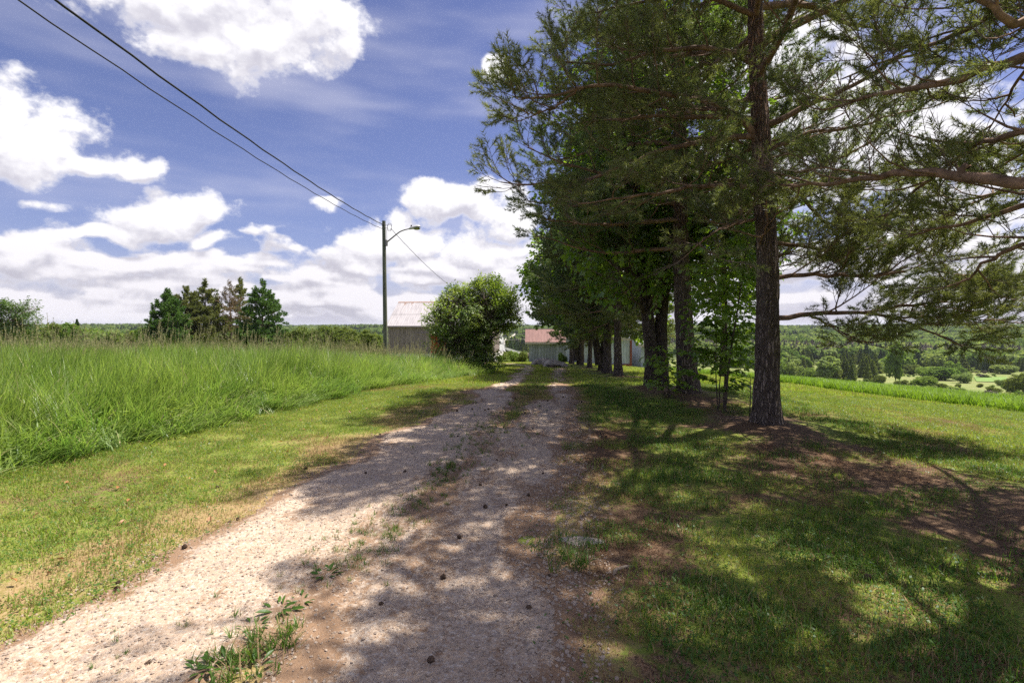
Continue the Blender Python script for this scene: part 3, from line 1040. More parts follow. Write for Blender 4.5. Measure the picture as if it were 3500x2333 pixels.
shed('shed', 'grey blue boarded shed with a rose brown metal roof at the end of the drive', (1.72, 51.5, Hs(2, 52) + 0.02), R(-2), 9.2, 6.6, 2.15, 1.15,
     MT['blue_board'], MT['blue_dark'], MT['red_roof'], 0.30, 0.035)
s2 = shed('metal_shed', 'long pale metal shed with dark brown trim glimpsed between the pine trunks', (5.4, 42.5, Hs(7.5, 43) + 0.1), R(3), 4.55, 6.0, 2.2, 0.9,
          MT['white_metal'], MT['white_metal'], MT['old_roof'], 0.28, 0.02)
b = MB(); b.box((4.45, -0.06, -0.35), (4.62, 0.06, 2.2)); b.box((0, -0.06, -0.5), (4.44, -0.02, 0.02)); b.build('trim', MT['brown_trim'], s2)
s3 = shed('garage', 'light blue grey garage seen beside the forked maple trunk', (11.0, 43.5, Hs(12, 44) + 0.25), R(4), 1.9, 6.0, 1.9, 0.7,
          MT['white_metal'], MT['blue_board'], MT['old_roof'], 0.28, 0.02)


def rock(name, label, loc, sx, sy, sz, seed, m, cat='boulder', group=None, sink=0.25):
    r = np.random.default_rng(seed)
    n, k = 14, 9
    V = []
    off = r.normal(0, 1, (24, 3)); off /= np.linalg.norm(off, axis=1)[:, None]
    cut = r.uniform(0.70, 1.0, 24)
    th = np.linspace(0, np.pi, k)
    for a in th:
        for q in range(n):
            d = np.array((math.sin(a) * math.cos(q * 2 * np.pi / n), math.sin(a) * math.sin(q * 2 * np.pi / n), math.cos(a)))
            lim = np.min(np.where(off @ d > 0.15, cut / np.maximum(off @ d, 0.15), 9))
            V.append(d * min(lim, 1.15))
    V = np.array(V) * (sx, sy, sz)
    b = MB()
    i, j = np.meshgrid(np.arange(k - 1), np.arange(n), indexing='ij')
    b.add(V, np.stack([i * n + j, (i + 1) * n + j, (i + 1) * n + (j + 1) % n, i * n + (j + 1) % n], -1).reshape(-1, 4))
    o = b.build(name, m)
    o.location = (loc[0], loc[1], loc[2] + sz * (1 - 2 * sink))
    tag(o, label, cat, group)
    return o


for k, (px, py, sx, sz, lb) in enumerate([(542, 364.6, 1.0, 0.42, 'pale flat boulder at the left end of the rock row before the blue shed'),
                                          (546.5, 365.6, 0.42, 0.46, 'upright brown boulder in the rock row before the blue shed'),
                                          (552.8, 366.6, 0.95, 0.50, 'large dark mossy boulder in the middle of the rock row'),
                                          (558.5, 366.3, 0.50, 0.34, 'small pinkish boulder right of the large dark one'),
                                          (563.5, 366.8, 0.45, 0.30, 'low boulder beside the forked trunk at the row end')]):
    gx, gy, gz = on_ground(px, py)
    rock('boulder', lb, (gx, gy, gz), sx * gy / 45, 0.5, sz * gy / 45, 20 + k, MT['boulder'], group='boulders before the blue shed')

# ------------------------------------------------------------------ lamp pole and wires
MT['pole_wood'] = plain('pole_wood', (0.120, 0.128, 0.095), 0.9, var=0.35, scale=2.0, stretch=(9, 9, 0.6), bstr=0.5)
MT['galv'] = plain('galv', (0.30, 0.285, 0.27), 0.5, 0.5, var=0.25)
MT['lamp_shell'] = plain('lamp_shell', (0.55, 0.55, 0.53), 0.5, 0.2, var=0.15)
MT['lens'] = plain('lens', (0.22, 0.23, 0.09), 0.25, 0.0, var=0.3, spec=0.6)
MT['wire'] = plain('wire', (0.018, 0.018, 0.02), 0.6)


def lamp_pole():
    D = 30.0
    x0 = at(385.6, 345, D)[0]
    z0 = Hs(x0, D)
    top = at(384, 220.6, D)[2]
    e = empty('lamp_pole', (x0, D, z0))
    tag(e, 'weathered greenish wooden pole with a street lamp arm in the uncut field', 'lamp pole')
    h = top - z0
    zz = np.linspace(-0.6, h, 24)
    b = MB()
    b.tube(np.stack([-0.05 * zz / h, 0 * zz, zz], 1), 0.135 - 0.035 * np.clip(zz, 0, None) / h, 14, cap=True)
    b.build('pole', MT['pole_wood'], e, smooth=True)
    # bracket arm: up and out to the right, then bending level
    def L(px, py):
        p = at(px, py, D)
        return (p[0] - x0, p[1] - D, p[2] - z0)
    A = [(387.0, 241.6), (391.5, 238.0), (396.0, 234.3), (399.5, 231.6), (402.5, 230.2), (406.0, 229.2), (409.5, 228.4)]
    P = _smooth_line(np.array([L(*a) for a in A]), 24)
    b = MB(); b.tube(P, np.linspace(0.045, 0.032, 24), 8, cap=True); b.build('arm', MT['galv'], e, smooth=True)
    q = L(386.4, 242.2)
    b = MB(); b.box((q[0] - 0.05, -0.12, q[2] - 0.19), (q[0] + 0.06, 0.12, q[2] + 0.14)); b.build('bracket', MT['galv'], e)
    # cobra head: tapered shell with a drop lens and a photocell
    c = np.array(L(409.0, 228.5))
    tip = np.array(L(420.5, 226.0))
    ax = tip - c
    Ln = np.linalg.norm(ax)
    hd = MB()
    ts = np.linspace(0, 1, 12)
    prof_w = np.interp(ts, [0, 0.12, 0.3, 0.6, 0.85, 1.0], [0.05, 0.075, 0.12, 0.16, 0.14, 0.04])
    prof_u = np.interp(ts, [0, 0.12, 0.3, 0.6, 0.85, 1.0], [0.045, 0.08, 0.10, 0.13, 0.09, 0.02])
    prof_d = np.interp(ts, [0, 0.12, 0.3, 0.6, 0.85, 1.0], [0.045, 0.06, 0.07, 0.06, 0.05, 0.02])
    V = []
    for k, t in enumerate(ts):
        for a in np.linspace(0, 2 * np.pi, 12, endpoint=False):
            s = math.sin(a)
            V.append(c + ax * t + np.array((0, math.cos(a) * prof_w[k], s * (prof_u[k] if s > 0 else prof_d[k]))))
    i, j = np.meshgrid(np.arange(11), np.arange(12), indexing='ij')
    hd.add(V, np.stack([i * 12 + j, (i + 1) * 12 + j, (i + 1) * 12 + (j + 1) % 12, i * 12 + (j + 1) % 12], -1).reshape(-1, 4))
    head = hd.build('lamp_head', MT['lamp_shell'], e, smooth=True)
    ln = MB()
    V = []
    for k in range(7):
        a = k / 6 * np.pi / 2
        for w in np.linspace(0, 2 * np.pi, 12, endpoint=False):
            V.append(c + ax * 0.66 + np.array((math.cos(w) * 0.23 * math.cos(a), math.sin(w) * 0.14 * math.cos(a), -0.045 - 0.12 * math.sin(a))))
    i, j = np.meshgrid(np.arange(6), np.arange(12), indexing='ij')
    ln.add(V, np.stack([i * 12 + j, (i + 1) * 12 + j, (i + 1) * 12 + (j + 1) % 12, i * 12 + (j + 1) % 12], -1).reshape(-1, 4))
    ln.build('lens', MT['lens'], head, smooth=True)
    p = c + ax * 0.2
    b = MB(); b.tube([p + (0, 0, 0.08), p + (0, 0, 0.19)], [0.045, 0.04], 8, cap=True); b.build('photocell', MT['dark_wood'], head)
    b = MB()
    for dz in (-0.25, -0.42):
        b.tube([(-0.16, -0.05, h + dz), (0.12, -0.02, h + dz)], 0.02, 6, cap=True)
    b.build('insulator', MT['galv'], e)
    a = np.linspace(0, 4 * np.pi, 40)
    b = MB(); b.tube(np.stack([0.30 + 0.13 * np.cos(a) - 0.002 * a, 0 * a - 0.06, h - 0.30 + 0.17 * np.sin(a) - 0.012 * a], 1), 0.012, 5)
    b.build('cable_loop', MT['wire'], e)
    b = MB(); b.tube([(0.12, -0.02, h - 0.5), (0.13, -0.03, h - 0.9), (0.125, -0.02, h - 1.2)], 0.015, 5); b.build('conduit', MT['galv'], e)
    return np.array((x0 - 0.05, D, z0)), h


POLE, POLE_H = lamp_pole()


def wire(name, label, A, B, sag, r, n=60):
    t = np.linspace(0, 1, n)
    P = np.outer(1 - t, A) + np.outer(t, B)
    P[:, 2] -= sag * 4 * t * (1 - t)
    P[:, 2] += 0.012 * np.sin(t * n * 2.1)
    b = MB()
    b.tube(P, r, 6)
    o = b.build(name, MT['wire'], smooth=True)
    tag(o, label, 'wire', 'wires at the lamp pole')


PT = POLE + np.array((0, -0.1, POLE_H - 0.25))
def through(p0, px, py, y1, z_guess):
    """continue a wire from p0 over the point seen at px, py to a far span end"""
    d = ray(px, py)
    tt = (z_guess - CAM_H) / d[2]
    q = np.array((0, 0, CAM_H)) + d * tt
    k = (y1 - p0[1]) / (q[1] - p0[1])
    e = p0 + (q - p0) * k
    return e


e1 = through(PT, 60, 0, -14, 6.75)
e1[2] = PT[2] + 0.5
wire('overhead_wire', 'thick upper overhead wire running from the lamp pole top to the upper left', PT, e1, 1.0, 0.021)
P2 = PT + np.array((-0.1, 0, -0.22))
e2 = through(P2, 24, 0, -14, 6.5)
e2[2] = P2[2] + 0.4
wire('overhead_wire', 'thin lower overhead wire running from the lamp pole to the upper left', P2, e2, 1.0, 0.013)
wire('service_wire', 'single thin wire dropping from the lamp pole towards the barn behind the bush', PT + np.array((0.42, 0, -0.2)), at(470, 297, 60.5), 0.55, 0.016)


# ------------------------------------------------------------------ foliage sources (shared, instanced)
def src(name, mb, mats):
    return mb.build(name, mats, link=False)


def unit(v):
    v = np.asarray(v, float)
    return v / (np.linalg.norm(v) + 1e-12)


def pine_spray(seed, needle, twig, length=0.5, shoots=6, per=34, nl=0.065, nw=0.0045, bare=0.0):
    r = np.random.default_rng(seed)
    b = MB()
    ax = [np.array((0, 0, 0.0))]
    d = np.array((1.0, 0, 0.08))
    for k in range(4):
        d = unit(d + r.normal(0, 0.14, 3) + (0, 0, 0.06))
        ax.append(ax[-1] + d * length / 4)
    ax = np.array(ax)
    b.tube(ax, np.linspace(0.0055, 0.003, 5), 3, 1)
    S = [(ax[-1] - unit(ax[-1] - ax[-2]) * 0.05, unit(ax[-1] - ax[-2]), 0.17)]
    for k in range(shoots - 1):
        t = 0.22 + 0.72 * (k + r.uniform(0, 0.6)) / (shoots - 1)
        p = np.array([np.interp(t * 4, range(5), ax[:, q]) for q in range(3)])
        side = 1 if k % 2 else -1
        dd = unit(np.array((0.75, side * r.uniform(0.45, 0.95), r.uniform(0.0, 0.55))))
        ln = r.uniform(0.13, 0.26) * (1.1 - 0.35 * t)
        b.tube([p, p + dd * ln * 0.5 + (0, 0, 0.006), p + dd * ln], [0.0036, 0.003, 0.0022], 3, 1)
        S.append((p + dd * ln * 0.25, dd, ln * 0.9))
    T, Fc = [], []
    for p, dd, ln in S:
        if r.random() < bare:
            continue
        a = unit(np.cross(dd, (0, 0, 1.0) if abs(dd[2]) < 0.9 else (1.0, 0, 0)))
        c = np.cross(dd, a)
        for q in range(per):
            t = r.random() ** 0.8
            ph = r.uniform(0, 2 * np.pi)
            rad = math.cos(ph) * a + math.sin(ph) * c
            nd = unit(dd * r.uniform(0.45, 1.3) + rad * 0.95 + r.normal(0, 0.1, 3))
            o = p + dd * ln * t
            w = unit(np.cross(nd, r.normal(0, 1, 3))) * nw * r.uniform(0.7, 1.2)
            k = len(T)
            T += [o - w * 0.6, o + w * 0.6, o + nd * nl * r.uniform(0.7, 1.25)]
            Fc.append((k, k + 1, k + 2))
    if T:
        b.add(T, Fc, 0)
    return src('pine_spray', b, [needle, twig])


def spray_set(needle, twig, seed, n=3, **kw):
    full = [pine_spray(seed + k, needle, twig, **kw) for k in range(n)]
    kw2 = dict(kw); kw2['bare'] = 0.93
    full.append(pine_spray(seed + 9, needle, twig, **kw2))
    return full                                     # the last one is a nearly bare twig


SPR = spray_set(MT['needle'], MT['grey_twig'], 100, shoots=8, per=46, nl=0.072, nw=0.0062)
SPR_B = spray_set(MT['needle_blue'], MT['grey_twig'], 120, shoots=8, per=42, nl=0.075, nw=0.0075)
SPR_F = spray_set(MT['needle'], MT['grey_twig'], 140, shoots=7, per=26, nl=0.09, nw=0.016)
SPR_FB = spray_set(MT['needle_blue'], MT['grey_twig'], 150, shoots=7, per=26, nl=0.09, nw=0.016)
SPR_O = spray_set(MT['needle_olive'], MT['grey_twig'], 160, shoots=7, per=22, nl=0.14, nw=0.034)
SPR_G = spray_set(MT['needle_green'], MT['grey_twig'], 170, shoots=7, per=24, nl=0.14, nw=0.036)
SPR_D = spray_set(MT['needle_brown'], MT['grey_twig'], 180, shoots=6, per=12, nl=0.12, nw=0.022)


def euler_of(D, roll):
    D = np.asarray(D, float)
    D = D / (np.linalg.norm(D, axis=1)[:, None] + 1e-9)
    return np.stack([roll, -np.arcsin(np.clip(D[:, 2], -1, 1)), np.arctan2(D[:, 1], D[:, 0])], 1)


def rotz(v, a):
    c, s = math.cos(a), math.sin(a)
    return np.array((v[0] * c - v[1] * s, v[0] * s + v[1] * c, v[2]))


def pine(name, label, loc, seed, Ht, r0, lo, Rc, nprim, sprays, hand=(), lean=(0, 0), sec=0.26, sps=0.16, sscale=1.0, bare_low=0.35,
         prof=((0, .78), (.22, 1.0), (.5, .74), (.8, .40), (1, .10)), group=None, skip=None, trunk_sides=28, bark='pine_bark', roots=True, cat='tree', min_h=None, elev=(-8, 42), low_bare_h=0.3, max_left=None):
    r = np.random.default_rng(seed)
    e = empty(name, loc)
    tag(e, label, cat, group)
    # trunk, furrowed and flared
    zz = np.concatenate([np.linspace(-0.35, 3.6, 74), np.linspace(3.75, Ht, 46)])
    cx = lean[0] * np.clip(zz, 0, None) / 6.5 + 0.05 * np.sin(zz * 0.6 + seed) * np.clip(zz / 3, 0, 1)
    cyy = lean[1] * np.clip(zz, 0, None) / 6.5 + 0.05 * np.cos(zz * 0.5 + seed * 2) * np.clip(zz / 3, 0, 1)
    rad = r0 * np.clip(1 - np.clip(zz, 0, None) / (Ht * 1.02), 0.02, 1) ** 0.75 * (1 + 0.40 * np.exp(-np.clip(zz, -0.2, None) / 0.26))
    a = np.linspace(0, 2 * np.pi, trunk_sides, endpoint=False)
    A, Z2 = np.meshgrid(a, zz)
    rr = rad[:, None] * (1 + 0.05 * np.sin(A * 3 + seed) + 0.10 * np.exp(-np.clip(Z2, 0, None) / 0.25) * np.sin(A * 5 + seed)
                         + (vn(A * trunk_sides / 6.28 * 0.5, Z2 * 3.4, seed) - 0.5) * 0.20 + (vn(A * trunk_sides / 6.28, Z2 * 9.0, seed + 3) - 0.5) * 0.07)
    V = np.stack([cx[:, None] + rr * np.cos(A), cyy[:, None] + rr * np.sin(A), Z2], -1).reshape(-1, 3)
    b = MB()
    ns = trunk_sides
    i, j = np.meshgrid(np.arange(len(zz) - 1), np.arange(ns), indexing='ij')
    b.add(V, np.stack([i * ns + j, i * ns + (j + 1) % ns, (i + 1) * ns + (j + 1) % ns, (i + 1) * ns + j], -1).reshape(-1, 4))
    b.build('trunk', MT[bark], e, smooth=True)

    br = MB()
    SP, SD, SS, SI = [], [], [], []

    def axis_at(h):
        return np.array((np.interp(h, zz, cx), np.interp(h, zz, cyy), h))

    def dress(path, L, r1, bare, dens=1.0, start=0.18):
        """limb along path with side branches and needle sprays"""
        path = np.asarray(path, float)
        s = np.concatenate([[0], np.cumsum(np.linalg.norm(np.diff(path, axis=0), axis=1))])
        L = s[-1]
        br.tube(path, r1 * (1 - 0.88 * (s / L)) + 0.003, 7 if r1 > 0.03 else 5)
        q = L * start + r.uniform(0, sec)
        side = 1
        while q < L:
            t = q / L
            p = np.array([np.interp(q, s, path[:, k]) for k in range(3)])
            p2 = np.array([np.interp(min(q + 0.1, L), s, path[:, k]) for k in range(3)])
            p0 = np.array([np.interp(max(q - 0.1, 0), s, path[:, k]) for k in range(3)])
            d = unit(p2 - p0)
            side = -side
            ln = (0.30 + 0.30 * min(L, 5.0) * (1 - t) * min(1, 0.4 + t * 2.0)) * r.uniform(0.65, 1.35)
            ln = min(ln, 1.7)
            d2 = rotz(d, side * R(r.uniform(32, 68)))
            d2 = unit(d2 + (0, 0, r.uniform(-0.18, 0.38)))
            m = [p]
            dd = d2
            for k in range(4):
                dd = unit(dd + r.normal(0, 0.16, 3) + (0, 0, 0.05))
                m.append(m[-1] + dd * ln / 4)
            m = np.array(m)
            br.tube(m, np.linspace(0.011 + 0.004 * ln, 0.004, 5) * (0.7 + 0.3 * min(sscale, 1.5)), 4)
            is_bare = r.random() < bare * (1.25 - t)
            u = 0.28
            sd2 = 1
            stp = sps * sscale / dens
            while u * ln < ln:
                pp = np.array([np.interp(u * 4, range(5), m[:, k]) for k in range(3)])
                sd2 = -sd2
                ds = rotz(dd, sd2 * R(r.uniform(15, 60)))
                ds = unit(ds + (0, 0, r.uniform(-0.1, 0.45)))
                SP.append(pp); SD.append(ds); SS.append(r.uniform(0.7, 1.15) * sscale)
                SI.append(len(sprays) - 1 if (is_bare and r.random() < 0.85) else int(r.integers(0, len(sprays) - 1)))
                u += stp / max(ln, 0.05) * r.uniform(0.7, 1.3)
            SP.append(m[-1]); SD.append(dd); SS.append(r.uniform(0.8, 1.15) * sscale)
            SI.append(len(sprays) - 1 if is_bare and r.random() < 0.6 else int(r.integers(0, len(sprays) - 1)))
            q += sec * sscale ** 0.5 * r.uniform(0.6, 1.4) / dens
        SP.append(path[-1]); SD.append(unit(path[-1] - path[-2])); SS.append(sscale); SI.append(0)

    for hb in hand:
        P = np.array(hb['pts'], float) - np.array(loc)
        P = _smooth_line(P, 18)
        P += np.concatenate([[np.zeros(3)], r.normal(0, 0.012, (17, 3))])
        dress(P, 0, hb.get('r', 0.05), hb.get('bare', 0.2), hb.get('dens', 1.0), hb.get('start', 0.15))
    pl = np.array(prof)
    for k in range(nprim):
        fr = (k + r.uniform(0, 1)) / nprim
        h = lo + (Ht - lo - 0.25) * fr
        az = k * 2.39996 + r.uniform(-0.5, 0.5)
        if skip and skip(h, az % (2 * np.pi), r):
            continue
        L = Rc * np.interp(fr, pl[:, 0], pl[:, 1]) * r.uniform(0.72, 1.15)
        if max_left and math.cos(az) < -0.2:
            L = min(L, max_left * r.uniform(0.85, 1.05))
        ev = R(np.interp(fr, [0, 1], elev) + r.uniform(-9, 9))
        d = np.array((math.cos(az) * math.cos(ev), math.sin(az) * math.cos(ev), math.sin(ev)))
        n = max(5, int(L / 0.4))
        P = [axis_at(h)]
        for q in range(n):
            d = unit(d + r.normal(0, 0.10, 3) + (0, 0, 0.035 if q > n * 0.4 else -0.02))
            P.append(P[-1] + d * L / n)
        dress(P, L, 0.012 + 0.0115 * L, bare_low * max(0, 1 - fr / low_bare_h) if low_bare_h else 0)
    # leader
    P = [axis_at(Ht - 0.6), axis_at(Ht), axis_at(Ht) + (0.02, 0, 0.35)]
    dress(P, 1, 0.02, 0, 1.0, 0.1)
    br.build('branches', MT['pine_limb'], e, smooth=True)
    SP = np.array(SP)
    rot = euler_of(SD, r.uniform(-0.6, 0.6, len(SP)))
    o = scatter('needles', SP, rot, np.array(SS), np.array(SI, np.int32), sprays, e)
    tag(o, kind='stuff')
    return e


def G(x, y):
    return (x, y, Hs(x, y) + 0.05)


# nearest full pine on the right (trunk in view)
B1 = G(3.96, 7.9)
hand1 = [
    dict(pts=[at2(1738, 318, 7.9), at2(1712, 268, 7.8), at2(1624, 228, 7.6), at2(1500, 212, 7.4), at2(1401, 192, 7.2), at2(1336, 200, 7.1), at2(1262, 226, 7.0), at2(1180, 222, 6.9)], r=0.055, bare=0.25, dens=1.15),
    dict(pts=[at2(1336, 200, 7.1), at2(1270, 250, 7.15), at2(1200, 262, 7.2)], r=0.021, bare=0.0, dens=1.3),
    dict(pts=[at2(1738, 312, 7.9), at2(1640, 318, 7.9), at2(1514, 343, 8.0), at2(1418, 387, 8.1), at2(1349, 411, 8.1), at2(1240, 425, 8.1), at2(1150, 420, 8.1)], r=0.047, bare=0.25, dens=1.15),
    dict(pts=[at2(1738, 150, 7.9), at2(1690, 122, 7.9), at2(1589, 108, 7.8), at2(1500, 117, 7.8), at2(1400, 150, 7.7), at2(1300, 140, 7.6)], r=0.047, bare=0.2, dens=1.15),
    dict(pts=[at2(1738, 432, 7.9), at2(1660, 424, 7.8), at2(1589, 425, 7.7), at2(1514, 446, 7.5), at2(1420, 455, 7.4), at2(1330, 470, 7.3)], r=0.043, bare=0.3),
    dict(pts=[at2(1738, 40, 7.9), at2(1690, 15, 7.8), at2(1590, -20, 7.7), at2(1450, 10, 7.5), at2(1350, 30, 7.4)], r=0.043, bare=0.2, dens=1.1),
    dict(pts=[at2(1738, 300, 7.9), at2(1800, 265, 7.8), at2(1864, 236, 7.7), at2(1971, 193, 7.5), at2(2066, 130, 7.3), at2(2180, 110, 7.1)], r=0.051, bare=0.5, start=0.2),
    dict(pts=[at2(1738, 362, 7.9), at2(1800, 330, 7.9), at2(1864, 300, 7.9), at2(1971, 291, 7.9), at2(2044, 266, 7.9), at2(2150, 240, 7.9)], r=0.034, bare=0.55),
    dict(pts=[at2(1738, 440, 7.9), at2(1885, 424, 7.8), at2(1960, 430, 7.8), at2(2060, 455, 7.7)], r=0.027, bare=0.7),
    dict(pts=[at2(1738, 660, 7.9), at2(1770, 645, 7.9), at2(1830, 628, 7.8), at2(1920, 632, 7.6), at2(2010, 634, 7.5), at2(2120, 610, 7.3), at2(2230, 640, 7.2)], r=0.038, bare=0.12, dens=1.7),
    dict(pts=[at2(1738, 740, 7.9), at2(1770, 733, 7.9), at2(1830, 724, 7.8), at2(1920, 716, 7.7), at2(1980, 716, 7.6), at2(2046, 722, 7.5), at2(2115, 752, 7.3), at2(2175, 780, 7.2), at2(2214, 797, 7.1)], r=0.044, bare=0.10, dens=1.7, start=0.3),
    dict(pts=[at2(2000, 716, 7.6), at2(2090, 700, 7.5), at2(2180, 690, 7.4), at2(2290, 680, 7.3)], r=0.025, bare=0.05, dens=1.9),
    dict(pts=[at2(1738, 560, 7.9), at2(1820, 560, 8.1), at2(1930, 580, 8.3), at2(2060, 560, 8.4), at2(2180, 590, 8.4)], r=0.034, bare=0.2, dens=1.5),
    dict(pts=[at2(1860, 722, 7.75), at2(1930, 760, 7.6), at2(2000, 790, 7.5)], r=0.015, bare=0.0, dens=1.8),
    dict(pts=[at2(2060, 728, 7.5), at2(2150, 725, 7.45), at2(2250, 735, 7.4), at2(2320, 745, 7.35)], r=0.015, bare=0.0, dens=1.9),
    dict(pts=[at2(1738, 500, 7.9), at2(1660, 520, 7.4), at2(1600, 560, 7.0)], r=0.025, bare=0.7),
    dict(pts=[at2(1745, 560, 7.75), at2(1760, 520, 7.2), at2(1790, 480, 6.9)], r=0.017, bare=0.2),
]


def skip1(h, az, r):
    # low random limbs would hide the lane and the trunk: keep those away from the camera and only above head height
    if h < 2.6:
        return True
    toward_cam = math.sin(az) < -0.55
    if toward_cam and h < 5:
        return True
    if h < 4.6 and math.cos(az) < 0.2:
        return True
    return h < 4.2 and r.random() < 0.5


pine('pine_tree', 'tall pine with orange upper bark, trunk standing nearest on the right of the drive', B1, 1, 12.0, 0.178, 2.3, 4.4, 50, SPR, hand1,
     lean=(-0.22, 0), max_left=3.1, skip=skip1, bare_low=0.5, group='pines along the drive', trunk_sides=56)

# pine beside the camera: its trunk stands just out of the frame, its limbs reach in from the right
B0 = G(4.75, 3.7)
hand0 = [
    dict(pts=[(4.75, 3.75, B0[2] + 2.62), at2(2352, 424, 4.25), at2(2207, 403, 4.6), at2(2117, 394, 4.9), at2(2035, 403, 5.3), at2(1885, 424, 6.0), at2(1760, 428, 6.6)], r=0.060, bare=0.6, start=0.3),
    dict(pts=[(4.75, 3.75, B0[2] + 3.6), at2(2352, 124, 4.2), at2(2258, 163, 4.5), at2(2138, 197, 4.9), at2(2017, 214, 5.4), at2(1900, 250, 6.0)], r=0.055, bare=0.6, start=0.3),
    dict(pts=[(4.75, 3.7, B0[2] + 4.2), at2(2340, 60, 3.9), at2(2200, -40, 3.9)], r=0.07, bare=0.4),
    dict(pts=[(4.75, 3.75, B0[2] + 3.0), at2(2352, 300, 4.6), at2(2240, 330, 5.2), at2(2120, 420, 5.8), at2(2010, 520, 6.3)], r=0.04, bare=0.75),
    dict(pts=[(4.75, 3.75, B0[2] + 2.3), at2(2352, 560, 4.8), at2(2280, 590, 5.2), at2(2190, 660, 5.8)], r=0.035, bare=0.6),
    dict(pts=[(4.75, 3.75, B0[2] + 2.9), at2(2352, 470, 4.6), at2(2200, 520, 5.2), at2(2090, 540, 5.6)], r=0.04, bare=0.25, dens=1.2),
    dict(pts=[(4.75, 3.7, B0[2] + 4.0), at2(2345, 170, 5.0), at2(2300, 250, 5.4), at2(2270, 300, 5.6)], r=0.03, bare=0.0, dens=1.3),
    dict(pts=[(4.75, 3.7, B0[2] + 4.6), at2(2340, -30, 4.6), at2(2230, 70, 5.2), at2(2080, 120, 5.9), at2(1930, 180, 6.4)], r=0.045, bare=0.6),
]


def skip0(h, az, r):
    if h < 3.4:
        return True
    if h < (5.3 if math.sin(az) < 0.35 else 7.5) and math.cos(az) < 0.35 and math.sin(az) > -0.5:
        return True
    return h < 5.0 and r.random() < 0.35


t0 = pine('pine_tree', 'pine reaching in from the right edge with a broken stub on its limb', B0, 2, 12.0, 0.24, 2.4, 4.6, 74, SPR, hand0,
     lean=(0.1, 0), skip=skip0, bare_low=0.15, low_bare_h=0.45, group='pines along the drive', trunk_sides=40)
s = at2(2207, 402, 4.6) - np.array(B0)                  # broken stub on the entering limb
b = MB(); b.tube([s + (0, 0, -0.02), s + (0.0, 0, 0.05), s + (0.04, 0, 0.085), s + (0.07, 0, 0.075)], [0.035, 0.03, 0.028, 0.022], 8, cap=True)
b.build('broken_stub', MT['pine_limb'], t0, smooth=True)

pine('pine_tree', 'orange barked pine directly behind the maple saplings', G(3.99, 11.6), 3, 12.4, 0.215, 2.6, 4.3, 56, SPR_B, (), lean=(-0.25, 0.1), max_left=3.9,
     skip=lambda h, az, r: (h < 3.6 and (math.cos(az) > -0.2 or r.random() < 0.5)) or (h < 6.5 and math.sin(az) < -0.45 and abs(math.cos(az)) < 0.75), bare_low=0.25, group='pines along the drive', trunk_sides=44, sec=0.27, sps=0.18)
pA = pine('pine_tree', 'pine next beyond the forked maple, its trunk apart on the lawn', G(3.99, 19.2), 4, 10.8, 0.150, 1.9, 3.4, 56, SPR_F, (), sscale=1.35, sec=0.28,
          bare_low=0.2, group='pines along the drive', prof=((0, .48), (.25, .95), (.5, .78), (.8, .40), (1, .10)))
pB = pine('pine_tree', 'thick pine just left of and behind the lone lawn pine trunk', G(4.0, 21.4), 5, 11.2, 0.175, 1.9, 3.4, 56, SPR_FB, (), sscale=1.4, sec=0.28,
          bare_low=0.2, group='pines along the drive', prof=((0, .48), (.25, .95), (.5, .78), (.8, .40), (1, .10)))
for k, (tx, ty, s_, rz, lb) in enumerate([(4.0, 26.3, 0.80, 2.1, 'slim pine with a needle ring at its foot in the far half of the row'),
                                          (4.2, 36.0, 0.92, 4.0, 'farthest pine of the row reaching left towards the shed roof')]):
    c = copy_tree(pA if k == 0 else pB)
    c.location = G(tx, ty)
    c.rotation_euler = (0, 0, rz)
    c.scale = (s_, s_, s_)
    c['label'] = lb


# ------------------------------------------------------------------ broadleaf trees
MAPLE = np.array([(0, 0), (0.10, -0.02), (0.28, 0.10), (0.22, 0.20), (0.47, 0.34), (0.36, 0.46), (0.42, 0.62), (0.20, 0.60), (0.13, 0.80), (0, 1.0)])
OVAL = np.array([(0, 0), (0.14, 0.22), (0.24, 0.45), (0.20, 0.68), (0.09, 0.88), (0, 1.0)])


def leaf_blade(outline, size, fold=0.25):
    """a leaf in x (width), y (length); folded along the rib"""
    R_ = outline * size
    L_ = R_ * (-1, 1)
    V, Fc = [], []
    n = len(outline)
    zf = lambda x, y: abs(x) * fold - (y / size) ** 2 * size * 0.18
    V = [(x, y, zf(x, y)) for x, y in R_] + [(x, y, zf(x, y)) for x, y in L_[1:-1]]
    c = len(V)
    V.append((0, 0.45 * size, zf(0, 0.45 * size)))
    for k in range(n - 1):
        Fc.append((c, k, k + 1))
    Lidx = [0] + list(range(n, n + n - 2)) + [n - 1]
    for k in range(n - 1):
        Fc.append((c, Lidx[k + 1], Lidx[k]))
    return np.array(V), np.array(Fc)


def orient(V, o, d, up, roll=0.0):
    """place leaf: its length along d, face towards up"""
    d = unit(d)
    x = unit(np.cross(d, up))
    z = np.cross(x, d)
    return o + V[:, :1] * x + V[:, 1:2] * d + V[:, 2:3] * z


